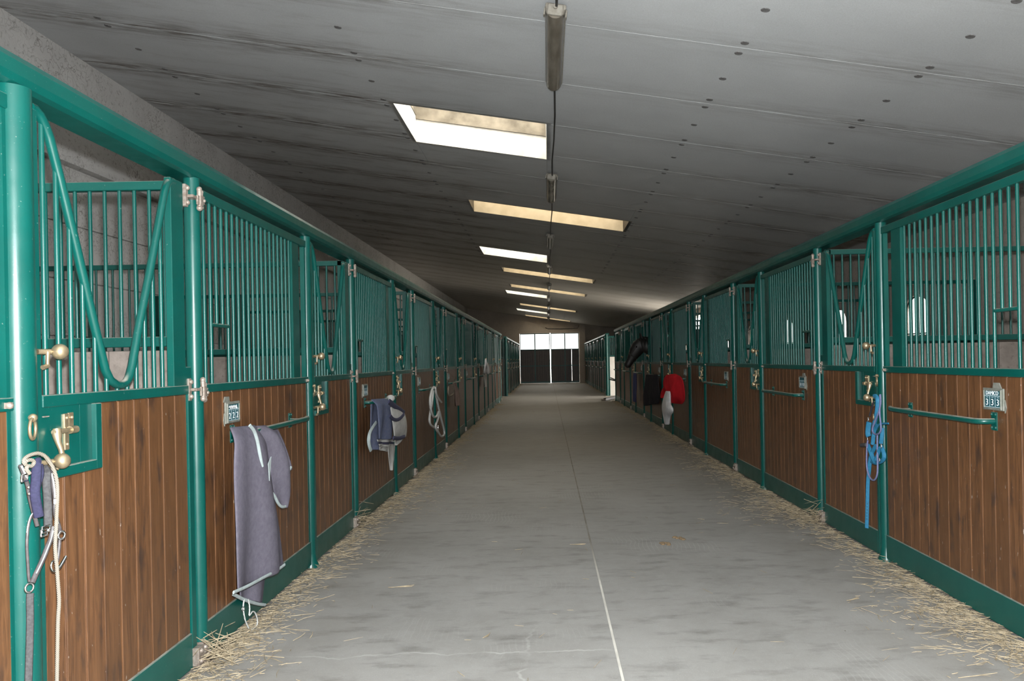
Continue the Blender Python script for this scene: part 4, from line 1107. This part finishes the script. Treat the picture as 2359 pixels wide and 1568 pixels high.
for i in range(6):
    obj('strap_hole', MB().tube([at(1998 - .25 * i, 1160 + 7 * i, XJ - .0205) - t.location, at(1998 - .25 * i, 1160 + 7 * i, XJ - .0155) - t.location], .003, 6), 'dark_slot', t)

# ------------------------------------------------------------------ horse looking out of the fifth right door
HY = YR + 4 * PER + 0.62
hroot = thing('horse', 'dark brown horse putting its head out over a right stall door', 'horse', (3.6, HY, 0))
hx = 3.6
def hv(x, y, z): return (x - hx, y, z)
hm = MB(); UP = (0, 1, 0)
def limb(pts, dims, n=14):
    """pts in world x, local y, z; dims = (half depth in profile, half width)"""
    hm.tube([hv(*p) for p in pts], 1.0, n, flat=[(a_, b_) for a_, b_ in dims], up=UP)
limb([(5.16, 0, 1.28), (5.05, 0, 1.28), (4.75, 0, 1.25), (4.3, 0, 1.17), (3.8, 0, 1.14), (3.4, 0, 1.18), (3.1, 0, 1.24), (2.94, 0, 1.26), (2.90, 0, 1.26)],
     [(.10, .09), (.26, .22), (.36, .30), (.37, .33), (.37, .33), (.38, .29), (.34, .24), (.26, .19), (.15, .11)], 18)
limb([(3.35, 0, 1.30), (3.05, 0, 1.42), (2.80, 0, 1.58), (2.58, 0, 1.73), (2.40, .02, 1.82), (2.27, .04, 1.84)],
     [(.36, .18), (.30, .16), (.25, .13), (.215, .115), (.185, .105), (.12, .08)], 16)
limb([(2.335, .04, 1.965), (2.30, .045, 1.92), (2.235, .06, 1.82), (2.165, .07, 1.69), (2.08, .085, 1.55), (2.01, .10, 1.43), (1.965, .105, 1.355), (1.93, .11, 1.305), (1.915, .11, 1.285)],
     [(.05, .05), (.115, .085), (.170, .105), (.172, .100), (.125, .080), (.098, .068), (.092, .066), (.075, .056), (.035, .03)], 16)
for lx, ly in ((3.28, .17), (3.22, -.17)):
    limb([(lx, ly * .8, 1.10), (lx, ly, .80), (lx - .02, ly, .55), (lx, ly, .48), (lx, ly, .20), (lx - .03, ly, .12), (lx - .05, ly, .02)], [(.15, .10), (.085, .07), (.058, .052), (.052, .05), (.034, .032), (.046, .044), (.066, .060)], 10)
for lx, ly in ((4.86, .18), (4.94, -.18)):
    limb([(lx - .06, ly * .8, 1.15), (lx - .05, ly, .88), (lx + .14, ly, .60), (lx + .13, ly, .50), (lx + .08, ly, .20), (lx + .04, ly, .12), (lx + .01, ly, .02)], [(.22, .14), (.14, .10), (.070, .055), (.060, .05), (.038, .034), (.048, .045), (.066, .060)], 10)
ho = obj('body', hm, 'horse_coat', hroot)
rmsh = ho.modifiers.new('fuse', 'REMESH'); rmsh.mode = 'VOXEL'; rmsh.voxel_size = 0.022; rmsh.use_smooth_shade = True
sm_ = ho.modifiers.new('soften', 'SMOOTH'); sm_.iterations = 5; sm_.factor = 0.5
obj('tail', MB().tube([hv(5.13, 0, 1.36), hv(5.22, 0, 1.25), hv(5.25, 0, .9), hv(5.22, 0, .5)], [.04, .06, .07, .02], 8), 'horse_mane', hroot)
for q in (-1, 1):
    ey = (hv(2.165, .065 + q * .098, 1.78))
    obj('eye', MB().ball(ey, .022, 10, 8), 'horse_eye', hroot)
    e0 = Vector(hv(2.30, .05 + q * .06, 1.98)); e1 = Vector(hv(2.26, .055 + q * .085, 2.12))
    obj('ear', MB().tube([e0, e0.lerp(e1, .4), e0.lerp(e1, .75), e1], [.030, .034, .022, .004], 8, flat=(1, .55)), 'horse_coat', hroot)
    obj('nostril', MB().ball(hv(1.895, .115 + q * .042, 1.345), .014, 8, 6, (.5, .6, 1)), 'horse_mane', hroot)
mm = MB(); mp_ = [Vector(hv(2.26, .05, 1.99)), Vector(hv(2.40, .03, 1.995)), Vector(hv(2.60, 0, 1.93)), Vector(hv(2.85, 0, 1.80)), Vector(hv(3.15, 0, 1.62))]
mm.tube(smooth(mp_, 2), [.03] * len(smooth(mp_, 2)), 8, flat=(.9, 1.6))
for i in range(14):
    p = resample(mp_, 14)[i]; mm.tube([p, p + Vector((.02, -.10, -.06)), p + Vector((.03, -.125, -.22))], [.03, .026, .004], 6)
obj('mane', mm, 'horse_mane', hroot)
hb = MB()
hb.ring(Vector(hv(2.08, .085, 1.55)), .108, .009, (0, 1, 0), Vector((.8, 0, -.6)), 20, 6)
hb.tube([hv(2.0, .19, 1.56), hv(2.12, .19, 1.72), hv(2.27, .15, 1.93), hv(2.28, .06, 2.03), hv(2.27, -.03, 1.93), hv(2.12, -.02, 1.72), hv(2.0, .01, 1.56)], .009, 6)
obj('head_collar', hb, 'leather_dark', hroot)

# ------------------------------------------------------------------ wheelbarrow and drawbar in the cross passage
wbw = thing('wheelbarrow', 'dark wheelbarrow with its handles poking out past the right row', 'wheelbarrow', (3.3, 29.3, 0))
tray = MB(); tv = []
for z, (xa, xb, w) in ((.30, (-.35, .25, .22)), (.66, (-.72, .55, .34))):
    tv += [(xa, -w, z), (xb, -w, z), (xb, w, z), (xa, w, z)]
tray.add(tv, [(3, 2, 1, 0), (0, 1, 5, 4), (1, 2, 6, 5), (2, 3, 7, 6), (3, 0, 4, 7)])
o = obj('tray', tray, 'barrow_metal', wbw); md = o.modifiers.new('t', 'SOLIDIFY'); md.thickness = .012
for q in (-1, 1):
    obj('handle', MB().tube([(.75, q * .10, .22), (.2, q * .2, .32), (-.55, q * .27, .62), (-.98, q * .30, .80 if q < 0 else .73)], .022, 8), 'barrow_metal', wbw)
    obj('leg', MB().tube([(-.35, q * .24, .48), (-.45, q * .26, .02), (-.38, q * .26, .01)], .015, 8), 'barrow_metal', wbw)
obj('wheel', MB().ring((.82, 0, .20), .16, .045, (1, 0, 0), (0, 0, 1), 20, 8).tube([(.82, -.11, .20), (.82, .11, .20)], .03, 8), 'rubber', wbw)
obj('hook_tag', MB().ball((-.74, .1, .62), .04, 8, 6), 'barrow_red', wbw)
dbr = thing('drawbar', 'dark steel drawbar lying on the floor of the cross passage', 'drawbar', (2.4, 28.9, 0))
obj('bar', MB().box(-.045, .045, -1.15, 1.15, .02, .11, .006, M=Matrix.Rotation(-math.atan2(.79, 2.2), 4, 'Z')), 'barrow_metal', dbr)
obj('hitch', MB().ring((-.43, -1.14, .05), .07, .02, (1, 0, 0), (0, 1, 0), 14, 6), 'dull_steel', dbr)
obj('stand', MB().tube([(.38, 1.0, .08), (.40, 1.08, .30)], .02, 8), 'barrow_metal', dbr)

# ------------------------------------------------------------------ straw litter, stray stalks, dung
def stalk(mb, x, y, z, ang, L, w, pitch=0.0, bend=0.0):
    d = Vector((math.cos(ang) * math.cos(pitch), math.sin(ang) * math.cos(pitch), math.sin(pitch)))
    sd = Vector((-math.sin(ang), math.cos(ang), 0)); up = d.cross(sd) * -1
    c = Vector((x, y, z)); a, m, b = c - d * L / 2, c + sd * bend, c + d * L / 2
    vs_ = []
    for p, q in ((a, .8), (m, 1), (b, .6)):
        vs_ += [p + sd * w * q / 2, p - sd * w * q / 2, p + Vector((0, 0, w * .7 * q))]
    fs = []
    for i in (0, 3):
        fs += [(i, i + 1, i + 4, i + 3), (i + 1, i + 2, i + 5, i + 4), (i + 2, i, i + 3, i + 5)]
    mb.add(vs_, [f[::-1] for f in fs])
for sg, X, y0, y1, nm in ((1, XL, .6, 50, 'left'), (-1, XR, 3.0, 50, 'right')):
    mb = MB(); rr = random.Random(5 + sg)
    clumps = [(rr.uniform(y0, 30), rr.uniform(.12, .5), rr.uniform(.5, 1.6)) for _ in range(46)]
    if sg > 0: clumps += [(3.75, .34, 2.6), (4.0, .3, 2.6), (4.4, .22, 2.2), (4.9, .25, 1.8), (5.4, .25, 1.8), (5.9, .36, 1.9), (6.6, .25, 2), (7.2, .3, 2), (8.2, .5, 2.2), (9.0, .5, 2.4), (10, .4, 2)]
    else: clumps += [(3.9, .5, 2.8), (4.3, .5, 2.6), (4.7, .42, 2.4), (5.1, .3, 2.0), (5.6, .2, 1.2), (7.2, .5, 2.6), (7.6, .6, 2.8), (8.0, .5, 2.2), (9.0, .25, 1.3), (10.2, .5, 2.0), (10.8, .5, 2)]
    for _ in range(15000):
        if rr.random() < .62:
            cy, w, k = rr.choice(clumps)
            if rr.random() > k / 2.8: continue
            y = rr.gauss(cy, .30); n = abs(rr.gauss(0, w * .55))
        else:
            y = y0 + (y1 - y0) * rr.random() ** 1.7; n = abs(rr.gauss(0, .10))
        n += .022
        if CROSS0 - 1 < y < CROSS1 + 2.0 and rr.random() < .8: continue
        if y < .5 or y > 50.5: continue
        L = rr.choice((.02, .03, .03, .04, .05, .06, .08, .12, .18)) * rr.uniform(.7, 1.2)
        z = .003 + abs(rr.gauss(0, .014)) * math.exp(-n * 3)
        stalk(mb, X + sg * n, y, z, rr.uniform(0, math.pi), L, rr.uniform(.0018, .0045), rr.gauss(0, .12), rr.gauss(0, .006))
    o = obj('straw_litter', mb, 'straw'); o['kind'] = 'stuff'; tag(o, 'scattered straw along the foot of the %s stall fronts' % nm, 'straw')
mb = MB(); rr = random.Random(77)
for _ in range(150):
    stalk(mb, rr.uniform(XL + .4, XR - .4), 2.5 + 22 * rr.random() ** 1.4, .003, rr.uniform(0, math.pi), rr.uniform(.03, .12), rr.uniform(.002, .004))
for u, v, L, a in ((922, 1353, .16, .05), (1120, 1466, .07, 1.1), (1965, 1382, .10, .4), (600, 1350, .12, .3), (1330, 1255, .12, -.1)):
    b = -(v - PY) / FPX - ROLL * (u - PX) / FPX; Y = EYE / -b; X = ((u - PX) / FPX + ROLL * -(v - PY) / FPX) * Y
    for q in range(3): stalk(mb, X + q * .006, Y + q * .008, .004, a + .15 * q, L, .005)
o = obj('stray_straw', mb, 'straw'); o['kind'] = 'stuff'; tag(o, 'stray straw stalks scattered over the aisle floor', 'straw')
for i, (u, v) in enumerate(((1533, 1254), (1565, 1240))):
    b = -(v - PY) / FPX - ROLL * (u - PX) / FPX; Y = EYE / -b; X = ((u - PX) / FPX + ROLL * -(v - PY) / FPX) * Y
    d = MB(); rr = random.Random(i)
    for _ in range(7): d.ball((rr.uniform(-.04, .04), rr.uniform(-.05, .05), .004), rr.uniform(.012, .022), 8, 5, (1.2, 1.2, .45))
    tag(obj('dung_crumb', d, 'dung', None, (X, Y, 0)), ('flat brown dung crumb, nearer of the two on the floor', 'flat brown dung crumb, farther of the two on the floor')[i], 'dung')
# straw caught on the hinge pivots
for sg, X, Yh, nm in ((1, XL, YL + DOOR, 'first'), (1, XL, YL + DOOR + PER, 'second'), (-1, XR, YR + DOOR, 'right')):
    mb = MB(); rr = random.Random(int(Yh * 10))
    for _ in range(46): stalk(mb, X + sg * (.055 + abs(rr.gauss(0, .05))), Yh + rr.gauss(-.02, .07), .02 + abs(rr.gauss(0.06, .05)), rr.uniform(0, math.pi), rr.uniform(.06, .2), rr.uniform(.003, .006), rr.gauss(0, .3))
    o = obj('straw_tuft', mb, 'straw'); o['kind'] = 'stuff'
    tag(o, {'first': 'tuft of straw caught on the nearest left pivot', 'second': 'tuft of straw caught on the second left pivot', 'right': 'tuft of straw caught on the near right pivot'}[nm], 'straw')
